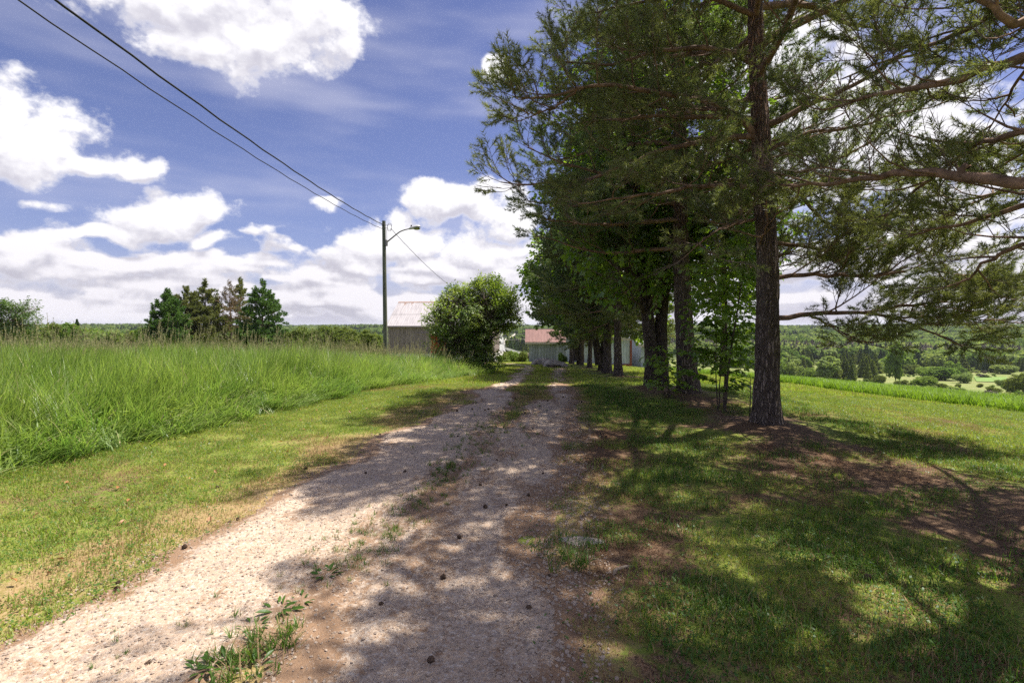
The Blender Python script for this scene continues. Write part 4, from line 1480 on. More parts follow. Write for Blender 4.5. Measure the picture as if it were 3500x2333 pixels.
def leaf_spray(seed, leafm, twigm, outline, size, nleaf, length, name='leaf_spray', droop=0.25):
    r = np.random.default_rng(seed)
    b = MB()
    P = [np.zeros(3)]
    d = np.array((1.0, 0, 0.15))
    for k in range(4):
        d = unit(d + r.normal(0, 0.18, 3))
        P.append(P[-1] + d * length / 4)
    P = np.array(P)
    b.tube(P, np.linspace(0.006, 0.002, 5), 3, 1)
    for k in range(nleaf):
        t = (k + 0.6) / nleaf
        p = np.array([np.interp(t * 4, range(5), P[:, q]) for q in range(3)])
        side = 1 if k % 2 else -1
        dd = unit(np.array((r.uniform(0.2, 1.0), side * r.uniform(0.5, 1.1), r.uniform(-0.45, 0.35) - droop)))
        st = dd * size * r.uniform(0.3, 0.9)
        V, Fc = leaf_blade(outline, size * r.uniform(0.65, 1.15), r.uniform(0.05, 0.4))
        up = unit(np.array((0, 0, 1.0)) + r.normal(0, 0.38, 3))
        b.add(orient(V, p + st, dd + (0, 0, -droop), up), Fc, 0)
    return src(name, b, [leafm, twigm])


MSPR = [leaf_spray(300 + k, MT['maple_leaf'], MT['grey_twig'], MAPLE, 0.105, 11, 0.42) for k in range(3)]
BSPR = [leaf_spray(310 + k, MT['bush_leaf'], MT['grey_twig'], OVAL, 0.085, 16, 0.36, droop=0.05) for k in range(3)]
LSPR = [leaf_spray(320 + k, MT['left_leaf'], MT['grey_twig'], OVAL, 0.16, 14, 0.6) for k in range(3)]
MSPR_F = [leaf_spray(330 + k, MT['maple_leaf'], MT['grey_twig'], OVAL * (1.7, 1), 0.15, 10, 0.5) for k in range(3)]


def broadleaf(name, label, loc, seed, stems, blobs, nspray, sprays, sscale=1.0, limbs=16, bark='dark_bark', group=None, cat='tree', hollow=0.45, twig_r=0.006, trunk_sides=14, keep=None):
    """stems: list of (points, radii) in local space; blobs: ellipsoids (centre, radii) the crown fills"""
    r = np.random.default_rng(seed)
    e = empty(name, loc)
    tag(e, label, cat, group)
    t = MB()
    nodes = []
    for pts, rad in stems:
        P = _smooth_line(np.column_stack([np.array(pts, float), np.array(rad, float)]), 28)
        ns = trunk_sides
        a = np.linspace(0, 2 * np.pi, ns, endpoint=False)
        T = np.gradient(P[:, :3], axis=0)
        T /= np.linalg.norm(T, axis=1)[:, None]
        A = np.cross(T, (0, 1.0, 0)); A /= np.linalg.norm(A, axis=1)[:, None]
        Bv = np.cross(T, A)
        rr = P[:, 3:4] * (1 + 0.10 * np.sin(3 * a[None] + seed) + (vn(np.broadcast_to(a[None] * ns / 6.28 * 0.6, (28, ns)), P[:, 2:3] * 3 + 0 * a[None], seed) - 0.5) * 0.2)
        V = P[:, None, :3] + rr[..., None] * (np.cos(a)[None, :, None] * A[:, None] + np.sin(a)[None, :, None] * Bv[:, None])
        i, j = np.meshgrid(np.arange(27), np.arange(ns), indexing='ij')
        t.add(V.reshape(-1, 3), np.stack([i * ns + j, i * ns + (j + 1) % ns, (i + 1) * ns + (j + 1) % ns, (i + 1) * ns + j], -1).reshape(-1, 4))
        nodes.append(P[8:, :])
    t.build('trunk', MT[bark], e, smooth=True)
    nodes = np.concatenate(nodes)
    vol = np.array([b[1][0] * b[1][1] * b[1][2] for b in blobs]) ** 0.75
    vol = vol / vol.sum()

    def sample(n, lo):
        out = []
        while len(out) < n:
            b = blobs[int(r.choice(len(blobs), p=vol))]
            d = unit(r.normal(0, 1, 3))
            q = lo + (1 - lo) * r.random() ** 0.6
            p = np.array(b[0]) + d * q * np.array(b[1]) * (1 + 0.16 * math.sin(d[0] * 7 + seed) * math.sin(d[1] * 6 + d[2] * 5))
            if p[2] > 0.1 and (keep is None or keep(p)):
                out.append(p)
        return np.array(out)
    br = MB()
    LN = [nodes[:, :3]]
    for p in sample(limbs, 0.6):
        k = int(np.argmin(np.linalg.norm(nodes[:, :3] - p, axis=1) + 0.7 * np.abs(nodes[:, 2] - p[2] * 0.55)))
        a = nodes[k]
        t_ = np.linspace(0, 1, 9)[:, None]
        mid = (a[:3] + p) / 2 + (0, 0, -0.08 * np.linalg.norm(p - a[:3])) + r.normal(0, 0.1, 3)
        P = (1 - t_) ** 2 * a[:3] + 2 * t_ * (1 - t_) * mid + t_ ** 2 * p
        P[1:-1] += r.normal(0, 0.03, (7, 3))
        br.tube(P, np.linspace(min(a[3] * 0.6, 0.05), 0.008, 9), 5)
        LN.append(P[2:])
    LN = np.concatenate(LN)
    S = sample(nspray, hollow)
    D = []
    for p in S:
        k = int(np.argmin(((LN - p) ** 2).sum(1)))
        a = LN[k]
        m = (a + p) / 2 + r.normal(0, 0.04, 3) + (0, 0, 0.04)
        br.tube([a, m, p], [twig_r * 1.6, twig_r, twig_r * 0.5], 3)
        D.append(unit(unit(p - a) + r.normal(0, 0.35, 3) + (0, 0, 0.1)))
    br.build('branches', MT['dark_bark'], e)
    o = scatter('crown', S, euler_of(D, r.uniform(-0.7, 0.7, len(S))), r.uniform(0.7, 1.25, len(S)) * sscale, r.integers(0, len(sprays), len(S)).astype(np.int32), sprays, e)
    tag(o, kind='stuff')
    return e


# forked maple between the pines
broadleaf('maple_tree', 'broad maple with a forked trunk and dark leaves behind the second pine', G(3.72, 13.3), 21,
          [([(0, 0, -0.3), (-0.05, 0, 0.25), (-0.10, 0, 1.0), (-0.22, 0, 2.2), (-0.5, 0.1, 4.2), (-0.6, 0.1, 7.0)], (0.30, 0.20, 0.165, 0.16, 0.11, 0.04)),
           ([(0.14, 0, -0.3), (0.13, 0, 0.25), (0.13, 0, 1.0), (0.20, 0, 2.2), (0.5, 0.0, 4.2), (0.7, 0.0, 7.0)], (0.28, 0.19, 0.155, 0.15, 0.11, 0.04))],
          [((-0.7, -0.4, 3.2), (1.4, 1.4, 1.0)), ((-0.6, 0, 4.6), (2.0, 2.0, 1.7)), ((0.9, 0.2, 4.6), (2.2, 2.0, 1.8)), ((0, 0, 6.9), (2.4, 2.2, 2.0)), ((-1.4, -0.2, 4.3), (1.1, 1.1, 1.0)), ((1.3, -0.6, 3.4), (1.3, 1.2, 0.9)), ((0.6, 0.1, 9.0), (1.7, 1.6, 1.5))],
          2100, MSPR, 1.25, 34, 'maple_bark', keep=lambda p: p[2] > 1.95)
broadleaf('maple_tree', 'leaning forked maple trunk among the middle pines of the row', G(4.0, 23.4), 22,
          [([(0, 0, -0.3), (0, 0, 0.3), (-0.25, 0, 2.0), (-0.55, 0, 4.0), (-0.6, 0, 6.5)], (0.25, 0.18, 0.13, 0.09, 0.04)),
           ([(0.10, 0.05, -0.3), (0.12, 0, 0.3), (0.30, 0, 2.0), (0.5, 0, 4.0), (0.6, 0, 6.5)], (0.22, 0.15, 0.12, 0.09, 0.04))],
          [((-0.5, 0, 3.9), (1.5, 1.6, 1.3)), ((0.8, 0, 4.2), (2.2, 1.8, 1.8)), ((0.2, 0, 6.4), (2.2, 2.2, 2.0)), ((1.4, -0.5, 2.5), (1.2, 1.0, 0.8)), ((-0.3, -0.4, 2.6), (0.9, 0.9, 0.6))],
          1000, MSPR_F, 1.4, 20, 'maple_bark', keep=lambda p: p[2] > 1.6)
broadleaf('maple_tree', 'bright green leaning maple at the far end of the row before the shed', G(4.0, 31.5), 23,
          [([(0, 0, -0.3), (0, 0, 0.3), (-0.2, 0, 1.8), (-0.9, 0, 3.6), (-1.4, 0, 6.0)], (0.32, 0.24, 0.17, 0.11, 0.04)),
           ([(0.2, 0.05, -0.3), (0.2, 0, 0.3), (0.30, 0, 1.8), (0.5, 0, 4.0), (0.6, 0, 6.5)], (0.28, 0.2, 0.15, 0.10, 0.04))],
          [((-1.2, -0.3, 4.0), (1.5, 1.6, 1.2)), ((-1.5, 0, 5.2), (1.7, 1.7, 1.4)), ((0.4, 0, 4.9), (2.2, 1.9, 1.8)), ((0, 0, 6.8), (2.4, 2.2, 1.9)), ((-0.6, -0.5, 2.9), (0.9, 1.0, 0.6)), ((0.9, -0.4, 2.7), (1.3, 1.2, 0.9))],
          1350, MSPR_F, 1.5, 22, 'maple_bark', keep=lambda p: p[2] > 1.3)
broadleaf('maple_tree', 'thin stemmed young maple beside the far forked maple', G(4.0, 29.0), 24,
          [([(0, 0, -0.2), (0, 0, 0.3), (-0.05, 0, 1.6), (0.0, 0, 3.5), (0, 0, 5.0)], (0.12, 0.10, 0.08, 0.05, 0.02))],
          [((-0.2, -0.2, 3.2), (1.3, 1.3, 1.1)), ((0, 0, 4.5), (1.4, 1.4, 1.3))], 420, MSPR_F, 1.4, 12, 'dark_bark', keep=lambda p: p[2] > 1.7)
# a maple beyond the row whose sunlit leaves show past the nearest trunk
broadleaf('maple_tree', 'sunlit young maple crown showing bright leaves behind the nearest pine trunk', G(5.3, 12.9), 25,
          [([(0, 0, -0.2), (0, 0, 0.3), (0.05, 0, 1.6), (0.0, 0, 3.5), (0, 0, 5.2)], (0.10, 0.085, 0.07, 0.05, 0.02))],
          [((0, 0, 3.0), (1.2, 1.1, 1.3)), ((0.1, 0, 4.7), (1.2, 1.2, 1.2))], 420, MSPR, 1.1, 12, 'dark_bark', keep=lambda p: p[2] > 1.7)

# the round bush in front of the barn
bx, by, bz = -1.75, 23.3, Hs(-1.75, 23.3)
broadleaf('round_bush', 'large round leafy bush in front of the barn at the field corner', (bx, by, bz), 26,
          [([(0.1, 0, -0.2), (0.15, 0, 0.6), (0.0, 0, 1.6), (-0.3, 0, 2.8)], (0.13, 0.10, 0.08, 0.03)),
           ([(0.25, 0.1, -0.2), (0.4, 0.1, 0.6), (0.65, 0.1, 1.7), (0.9, 0, 2.9)], (0.12, 0.10, 0.07, 0.03)),
           ([(-0.1, 0, -0.2), (-0.3, 0, 0.6), (-0.7, 0.1, 1.5), (-1.0, 0, 2.4)], (0.10, 0.08, 0.06, 0.03))],
          [((0.0, 0, 2.5), (1.55, 1.5, 1.2)), ((-0.75, -0.2, 2.1), (1.15, 1.2, 1.2)), ((1.05, 0, 2.65), (1.15, 1.2, 0.95)), ((0.0, 0, 1.1), (1.05, 1.1, 0.9)), ((0.55, -0.1, 3.5), (0.75, 0.9, 0.5)), ((-0.75, 0, 3.3), (0.7, 0.8, 0.45)), ((1.35, 0, 3.35), (0.45, 0.6, 0.4)), ((-1.5, 0, 2.6), (0.5, 0.7, 0.5)), ((-1.25, 0, 1.25), (0.65, 0.8, 0.7)), ((0.2, 0, 3.9), (0.3, 0.4, 0.3)), ((-0.3, 0, 3.7), (0.3, 0.4, 0.35)), ((1.0, 0, 3.8), (0.3, 0.4, 0.3)),
           ((0.45, -0.3, 0.45), (0.8, 0.8, 0.6)), ((1.45, 0, 2.6), (0.6, 0.8, 0.6))],
          3100, BSPR, 1.15, 34, 'dark_bark', cat='bush', hollow=0.42)

# far left leafy tree and shrubs at the field's end
lx, ly = at(10, 340, 46)[:2]
broadleaf('leafy_tree', 'spreading dark green broadleaf tree at the far left edge', (lx, ly, Hs(lx, ly)), 27,
          [([(0, 0, -0.2), (0, 0, 0.8), (0.2, 0, 2.0), (0.5, 0, 3.4), (1.2, 0, 4.2)], (0.22, 0.18, 0.14, 0.09, 0.04)), ([(0, 0, -0.2), (-0.1, 0, 0.8), (-0.6, 0, 2.4), (-1.2, 0, 3.8)], (0.2, 0.17, 0.12, 0.05))],
          [((-0.8, 0, 3.0), (1.9, 1.6, 1.3)), ((1.0, 0, 3.9), (1.35, 1.2, 0.55)), ((-1.2, 0, 4.0), (1.0, 1.0, 0.6)), ((0.4, 0, 2.4), (1.0, 1.0, 0.7)), ((2.3, 0, 2.7), (0.55, 0.6, 0.4)), ((-2.5, 0, 3.0), (1.2, 1.2, 1.0))],
          800, LSPR, 1.1, 20, hollow=0.3)

# six conifers behind the field
CON = [(169, 300, 60, 'cedar', SPR_G, 'dark green cedar, leftmost and most pointed of the conifer clump'),
       (187, 296, 64, 'pine', SPR_O, 'olive pine with a narrow spire second in the conifer clump'),
       (206, 291, 66, 'pine', SPR_O, 'olive tan pine with a broad crown in the middle of the clump'),
       (231, 290, 68, 'thin', SPR_D, 'thin half dead brown pine in the conifer clump'),
       (241, 289, 71, 'thin', SPR_O, 'tall ragged pine behind the half dead brown one'),
       (263, 291, 62, 'pine', SPR_G, 'bright green layered pine at the right end of the conifer clump')]
for k, (px, py, D, kind, sp, lb) in enumerate(CON):
    x, y = at(px, 340, D)[:2]
    z = Hs(x, y)
    top = at(px, py, D)[2]
    Ht = top - z
    kw = dict(nprim=50, sscale=1.55, sec=0.40, sps=0.26, bare_low=0.0, trunk_sides=10)
    if kind == 'cedar':
        kw.update(nprim=60, prof=((0, .85), (.3, 1.0), (.7, .62), (1, .12)), elev=(10, 55))
        Rc = 2.0
    elif kind == 'thin':
        kw.update(nprim=36, bare_low=0.8, low_bare_h=0.6)
        Rc = 2.4
    else:
        kw.update(prof=((0, 1.0), (.25, .95), (.6, .62), (1, .10)), elev=(-4, 30), nprim=54)
        Rc = 2.9
    pine('conifer_tree', lb, (x, y, z), 60 + k, Ht, 0.17, 0.35, Rc, sprays=sp, group='conifer clump behind the field', **kw)


# ------------------------------------------------------------------ small trees of the valley: leaf masses
def far_tree(seed, kind, ntri, leafm, barkm=None):
    """crown of loose leaf faces about unit height; kind 'round', 'cone', 'tall', 'dead'"""
    r = np.random.default_rng(seed)
    b = MB()
    T = []
    if kind == 'cone':
        n = ntri
        h = r.random(n) ** 1.25
        lay = 0.80 + 0.28 * np.sin(h * 38 + r.normal(0, 0.5, n))
        rad = 0.24 * (1 - h) ** 0.85 * lay + 0.012
        a = r.uniform(0, 2 * np.pi, n)
        q = rad * np.sqrt(r.uniform(0.25, 1, n)) * (1 + 0.18 * np.sin(3 * a + seed))
        P = np.stack([q * np.cos(a), q * np.sin(a), 0.03 + h * 0.97 - q * 0.25], 1)
        out = np.stack([np.cos(a), np.sin(a), np.full(n, 0.1)], 1)
        size = 0.055 * (1.15 - 0.7 * h)
    elif kind == 'dead':
        n = ntri
        h = r.random(n)
        a = r.uniform(0, 2 * np.pi, n)
        q = 0.16 * np.sin(np.pi * np.clip(h * 0.9 + 0.1, 0, 1)) * r.random(n)
        P = np.stack([q * np.cos(a), q * np.sin(a), 0.25 + 0.75 * h], 1)
        out = np.stack([np.cos(a), np.sin(a), np.full(n, 1.0)], 1)
        size = np.full(n, 0.05)
    else:
        nb = 9 if kind == 'round' else 8
        cs, rs = [], []
        for k in range(nb):
            if kind == 'round':
                c = np.array((r.uniform(-.32, .32), r.uniform(-.32, .32), r.uniform(0.30, 0.72)))
                rs.append(r.uniform(0.18, 0.30))
            else:
                c = np.array((r.uniform(-.13, .13), r.uniform(-.13, .13), 0.30 + 0.62 * k / nb))
                rs.append(r.uniform(0.12, 0.19))
            cs.append(c)
        if kind == 'round':
            cs.append(np.array((0, 0, 0.42))); rs.append(0.36)
            cs.append(np.array((0, 0, 0.22))); rs.append(0.30)
        P, out = [], []
        for k in range(ntri):
            q = int(r.integers(0, len(cs)))
            d = unit(r.normal(0, 1, 3))
            P.append(cs[q] + d * rs[q] * r.uniform(0.6, 1.05)); out.append(d)
        P, out = np.array(P), np.array(out)
        P[:, 2] = np.maximum(P[:, 2], 0.01)
        size = np.full(len(P), 0.062 * (1800 / ntri) ** 0.4 if kind == 'round' else 0.05 * (1800 / ntri) ** 0.4)
    n = len(P)
    nrm = out + r.normal(0, 0.55, (n, 3)); nrm /= np.linalg.norm(nrm, axis=1)[:, None]
    u = np.cross(nrm, r.normal(0, 1, (n, 3))); u /= np.linalg.norm(u, axis=1)[:, None]
    w = np.cross(nrm, u)
    s = (size * r.uniform(0.6, 1.3, n))[:, None]
    V = np.stack([P + u * s, P - u * s * 0.6 + w * s * 0.8, P - u * s * 0.6 - w * s * 0.8], 1).reshape(-1, 3)
    b.add(V, np.arange(3 * n).reshape(-1, 3), 0)
    rt = 0.012 if kind != 'round' else 0.018
    b.tube([(0, 0, -0.08), (0.0, 0, 0.3), (0, 0.0, 0.75)], [rt * 1.4, rt, 0.004], 5, 1)
    if kind == 'dead':
        for k in range(10):
            a = r.uniform(0, 6.28); z = r.uniform(0.3, 0.9)
            b.tube([(0, 0, z), (0.13 * math.cos(a), 0.13 * math.sin(a), z + 0.08)], [0.007, 0.003], 3, 1)
    return b.mesh('far_tree', [leafm, MT['grey_twig'] if kind == 'dead' else MT['dark_bark']])


FT = {'round': [far_tree(400 + k, 'round', 2600, MT['far_green']) for k in range(3)],
      'pale': [far_tree(410 + k, 'round', 2600, MT['far_pale']) for k in range(3)],
      'olive': [far_tree(420 + k, 'round', 2600, MT['far_olive']) for k in range(3)],
      'tall': [far_tree(430 + k, 'tall', 1800, MT['far_pale']) for k in range(2)],
      'tallgreen': [far_tree(435 + k, 'tall', 1800, MT['far_green']) for k in range(2)],
      'cedar': [far_tree(440 + k, 'cone', 2200, MT['far_olive']) for k in range(3)],
      'spruce': [far_tree(450 + k, 'cone', 2200, MT['far_dark']) for k in range(3)],
      'dead': [far_tree(460 + k, 'dead', 160, MT['far_dead']) for k in range(2)]}


def z5(cx, cy):                                   # point of the valley survey -> frame
    return (2600 + cx / 2.6144) * 1024 / 3500, (1080 + cy / 2.6144) * 1024 / 3500


def plant(kind, px, py, wpx, hpx, label, cat, group=None, name=None, k=0):
    x, y, z = on_ground(px, py)
    sc = y / F
    h = hpx * sc
    w = wpx * sc
    base = {'round': 0.95, 'pale': 0.95, 'olive': 0.95, 'tall': 0.42, 'tallgreen': 0.42, 'cedar': 0.50, 'spruce': 0.50, 'dead': 0.32}[kind]
    o = put(name or ('bush' if cat == 'bush' else 'tree'), FT[kind][k % len(FT[kind])], None, (x, y, z - 0.03 * h), (0, 0, k * 1.7), (w / base, w / base, h))
    tag(o, label, cat, group)
    return o


VB = [('round', 185, 560, 140, 180, 'mid green bush just right of the nearest pine trunk beyond the crop'), ('pale', 285, 560, 150, 150, 'pale green bush with feathery top beyond the crop strip'),
      ('round', 430, 568, 160, 112, 'low light green bush spreading beyond the crop strip'), ('tall', 585, 580, 175, 215, 'tall light green leaning tree beyond the crop strip'),
      ('olive', 1060, 605, 130, 80, 'yellowish low shrub before the lone thin tree'), ('tallgreen', 1203, 612, 120, 345, 'lone thin tree with a bare lower trunk in the valley meadow'),
      ('olive', 1255, 630, 115, 68, 'small dark bush right of the lone thin tree'), ('round', 1447, 640, 200, 112, 'grey green dome shaped bush in the valley meadow'),
      ('round', 1585, 570, 290, 125, 'wide dark bush behind the dome shaped one'), ('pale', 1480, 545, 170, 100, 'pale bush rising behind the wide dark bush'),
      ('pale', 1820, 596, 160, 92, 'grey green bush left of the bright far field'), ('round', 1780, 520, 110, 70, 'yellow green bush under the pine tips'),
      ('olive', 2095, 692, 130, 62, 'low scrubby bush at the right near the crop'), ('pale', 2137, 620, 85, 58, 'small grey shrub on the edge of the bright far field'),
      ('olive', 2310, 705, 260, 240, 'big olive bush at the right edge beyond the crop'), ('pale', 1050, 500, 190, 110, 'grey green willow bush left of the lone thin tree'),
      ('pale', 990, 450, 90, 50, 'small silvery bush under the dark spruces'), ('pale', 2180, 515, 200, 90, 'long pale hedge bush behind the bright far field'),
      ('round', 2300, 450, 190, 70, 'dark bush above the long pale hedge bush'), ('olive', 1340, 520, 150, 90, 'olive bush right behind the lone thin tree')]
for k, (kind, cx, cy_, w, h, lb) in enumerate(VB):
    px, py = z5(cx, cy_)
    plant(kind, px, py, w * 0.1119 * 0.92, h * 0.1119 * 1.12, lb, 'tree' if kind.startswith('tall') else 'bush', 'bushes of the valley meadow', k=k)
r_ = np.random.default_rng(77)
for k in range(34):                                # olive cedars massed below the slope
    cx, cy_ = r_.uniform(620, 1020), r_.uniform(500, 588)
    px, py = z5(cx, cy_)
    hh_ = r_.uniform(120, 205)
    plant('cedar', px, py, r_.uniform(75, 120) * 0.1119, hh_ * 0.1119, ('tall' if hh_ > 165 else 'low') + ' olive cedar in the ' + ('near' if cy_ > 545 else 'rear') + (' left' if cx < 820 else ' right') + ' part of the thicket by the light tree', 'tree', 'cedar thicket below the crop', 'cedar_tree', k)
for k in range(40):
    cx, cy_ = r_.uniform(130, 900), r_.uniform(400, 480)
    px, py = z5(cx, cy_)
    plant('cedar', px, py, r_.uniform(55, 95) * 0.1119, r_.uniform(70, 130) * 0.1119, 'olive cedar ' + ('beside the nearest pine trunk' if cx < 390 else 'above the tall light green tree' if cx < 650 else 'left of the dark spruce spires') + ' in the valley belt' + (', front rank' if cy_ > 440 else ', rear rank'), 'tree', 'cedar belt in the valley', 'cedar_tree', k)
for k, (cx, cy_, h) in enumerate([(270, 370, 110), (340, 385, 120), (400, 370, 100), (460, 365, 110), (510, 360, 100), (555, 355, 95), (580, 350, 90), (900, 430, 150), (940, 445, 210), (975, 430, 150), (1070, 420, 130), (1100, 415, 110),
                                  (1290, 380, 110), (1330, 400, 120), (1420, 410, 130), (1500, 420, 120), (1640, 440, 130), (1700, 430, 150), (1760, 450, 120), (1900, 470, 150), (1960, 480, 140), (2010, 500, 170), (2060, 490, 130), (2160, 440, 130), (2250, 430, 120), (2330, 420, 130)]):
    px, py = z5(cx, cy_)
    plant('spruce', px, py, h * 0.55 * 0.1119, h * 0.1119, 'dark spruce ' + ('left of the pale marsh' if cx < 700 else 'of the tallest spires at the pale marsh' if cx < 1200 else 'under the hanging pine bough' if cx < 1800 else 'near the right edge') + ' in the valley wood', 'tree', 'dark spruces of the valley', 'spruce_tree', k)

for k in range(64):                                # dark mixed conifers behind the meadow bushes
    cx, cy_ = r_.uniform(1240, 2353), r_.uniform(415, 505)
    px, py = z5(cx, cy_)
    h = r_.uniform(85, 165)
    plant('spruce' if k % 3 == 0 else 'cedar', px, py, h * r_.uniform(0.5, 0.75) * 0.1119, h * 0.1119, ('dark spruce' if k % 3 == 0 else 'olive cedar') + ' in the belt behind ' + ('the lone thin tree' if cx < 1450 else 'the wide dark bush' if cx < 1750 else 'the bright far field' if cx < 2100 else 'the pale hedge at the right edge') + (', front rank' if cy_ > 460 else ', rear rank'), 'tree', 'conifer belt behind the meadow', 'conifer_tree', k)

# left: shrubs behind the field
LBUSH = [('olive', 40, 341, 30, 22, 'olive shrub under the left broadleaf tree'), ('round', 61, 341, 30, 22, 'yellow green rounded shrub left of the small spruce'), ('spruce', 77.5, 343, 15, 25, 'small pointed dark spruce behind the field at the left'),
         ('olive', 26, 343, 24, 16, 'dark shrub at the foot of the left broadleaf tree'), ('round', 145, 341, 16, 17, 'light green shrub left of the conifer clump'),
         ('olive', 294, 345, 26, 22, 'brownish shrub right of the conifer clump'), ('olive', 313, 346, 30, 24, 'olive shrub second right of the conifer clump'), ('olive', 334, 347, 32, 23, 'olive shrub midway between conifers and pole'),
         ('olive', 355, 347, 30, 24, 'olive shrub left of the lamp pole'), ('olive', 375, 348, 26, 22, 'olive shrub touching the lamp pole'), ('pale', 107, 341, 26, 13, 'low greyish shrub left of the far utility pole'), ('olive', 128, 341, 24, 12, 'low shrub beside the far utility pole')]
for k, (kind, px, py, w, h, lb) in enumerate(LBUSH):
    D = 54 + 4 * (k % 3)
    p = at(px, py, D)
    z = Hs(p[0], p[1])
    top = at(px, py - h, D)[2]
    base = 0.95 if kind in ('round', 'olive', 'pale') else (0.5 if kind == 'spruce' else 0.32)
    o = put('spruce_tree' if kind == 'spruce' else 'shrub', FT[kind][k % len(FT[kind])], None, (p[0], D, z - 0.1), (0, 0, k), (w * D / F / base, w * D / F / base, top - z))
    tag(o, lb, 'tree' if kind == 'spruce' else 'shrub', 'shrubs behind the field')
# shrubs round the barn
for k, (px, py, D, w, h, kind, lb) in enumerate([(513.5, 357, 64, 13, 14, 'round', 'bright green shrub between the barn and the blue shed'), (523, 357.5, 62, 12, 12, 'olive', 'olive shrub against the left corner of the blue shed'),
                                                 (500, 358, 59, 6, 9, 'round', 'small shrub on the foundation of the barn gable'), (507, 358.2, 58.5, 6, 4, 'pale', 'low weeds at the white barn wall'),
                                                 (562, 366, 45, 9, 12, 'round', 'leafy shrub at the right corner of the blue shed')]):
    p = at(px, py, D)
    z = Hs(p[0], D)
    o = put('shrub', FT[kind][k % 3], None, (p[0], D, z - 0.1), (0, 0, k), (w * D / F / 0.95, w * D / F / 0.95, h * D / F))
    tag(o, lb, 'shrub', 'shrubs about the farm buildings')


# far woods, marsh scrub: masses
def woods():
    r = np.random.default_rng(5)
    lowp = [src('wood_tree', _mb, [m_, MT['dark_bark']]) for _mb, m_ in []]
    S = []
    for k, (kind, m_) in enumerate([('round', 'far_green'), ('round', 'far_green'), ('round', 'far_pale'), ('cone', 'far_dark'), ('cone', 'far_olive'), ('dead', 'far_dead')]):
        me = far_tree(500 + k, kind, 700 if kind != 'dead' else 60, MT[m_])
        S.append(bpy.data.objects.new('wood_tree', me))
    P, sc, idx = [], [], []
    N = 60000
    # polar sampling so that the density falls with distance
    d = 120 * (2600 / 120) ** (r.random(N) ** 0.8)
    a = r.uniform(-0.95, 0.95, N)
    x, y = d * np.sin(a), d * np.cos(a)
    keep = d > 330
    left = (x < -6) & (d > 110)
    keep |= left
    midv = (x > -6) & (x < 30) & (d > 215) & (d <= 330)
    band = fbm(x / 60, y / 60, 88, 3)
    keep |= midv & (band > 0.52)
    # keep the far road and the pale marsh open
    rd = np.min(np.hypot(x[:, None] - FAR_ROAD[None, ::6, 0], y[:, None] - FAR_ROAD[None, ::6, 1]), axis=1)
    keep &= rd > 14
    rdv = np.interp(y, FAR_ROAD[:, 1], FAR_ROAD[:, 0])
    keep &= ~((np.abs(x - rdv * 0.99) < 10) & (y > 120) & (y < FAR_ROAD[-1, 1]))
    keep &= ~((x > 0) & (d > 300) & (d < 420) & (fbm(x / 50, y / 50, 12, 2) > 0.42))
    # thin out with nearness so that crowns do not pile up
    keep &= r.random(N) < np.clip((d / 700), 0.30, 1)
    x, y, d, band = x[keep], y[keep], d[keep], band[keep]
    z = H(x, y)
    kind = r.random(len(x))
    con = fbm(x / 90 + 7, y / 90, 66, 3)
    ix = np.where(con > 0.58, np.where(kind < .75, 3, 4), np.where(kind < .4, 0, np.where(kind < .75, 1, 2)))
    grey = (d > 430) & (d < 560) & (x > 0) & (kind < 0.8)
    ix = np.where(grey, np.where(kind < 0.55, 5, 3), ix)
    h = r.uniform(6.5, 12.5, len(x)) * np.where(ix == 3, 1.0, 0.95) * np.where(d < 330, 0.62, 1.0)
    w = np.where(np.isin(ix, (3, 4)), r.uniform(0.75, 1.1, len(x)), r.uniform(0.85, 1.35, len(x)))
    w = np.where(ix == 5, 1.5, w)
    o = scatter('woods', np.stack([x, y, z - 0.4], 1), np.stack([0 * x, 0 * x, r.uniform(0, 6.28, len(x))], 1), np.stack([h * w, h * w, h], 1), ix.astype(np.int32), S)
    tag(o, 'mixed green woods covering the far valley sides up to the skyline', 'woods', kind='stuff')
    # scrub of the wet meadow
    N = 5200
    d = 66 * (420 / 66) ** r.random(N)
    a = r.uniform(-0.25, 0.85, N)
    x, y = d * np.sin(a), d * np.cos(a)
    f = fbm(x / 26, y / 26, 14, 3)
    k2 = (f > np.where(x > 18, 0.63, 0.48)) & ~((x > 20) & (d < 100)) & (np.abs(x - np.interp(y, FAR_ROAD[:, 1], FAR_ROAD[:, 0])) > 6) & ~((y < 66) & (x < 14))
    x, y, d = x[k2], y[k2], d[k2]
    h = r.uniform(0.5, 1.9, len(x))
    S2 = [bpy.data.objects.new('scrub', far_tree(520 + k, 'round', 260, MT[m_])) for k, m_ in enumerate(('far_pale', 'far_olive', 'far_dead', 'far_green'))]
    o = scatter('marsh_scrub', np.stack([x, y, H(x, y) - 0.05], 1), np.stack([0 * x, 0 * x, r.uniform(0, 6.28, len(x))], 1), np.stack([h * 1.3, h * 1.3, h], 1), r.choice(4, len(x), p=[.45, .25, .12, .18]).astype(np.int32), S2)
    tag(o, 'pale low scrub dotting the wet valley meadow', 'scrub', kind='stuff')


woods()

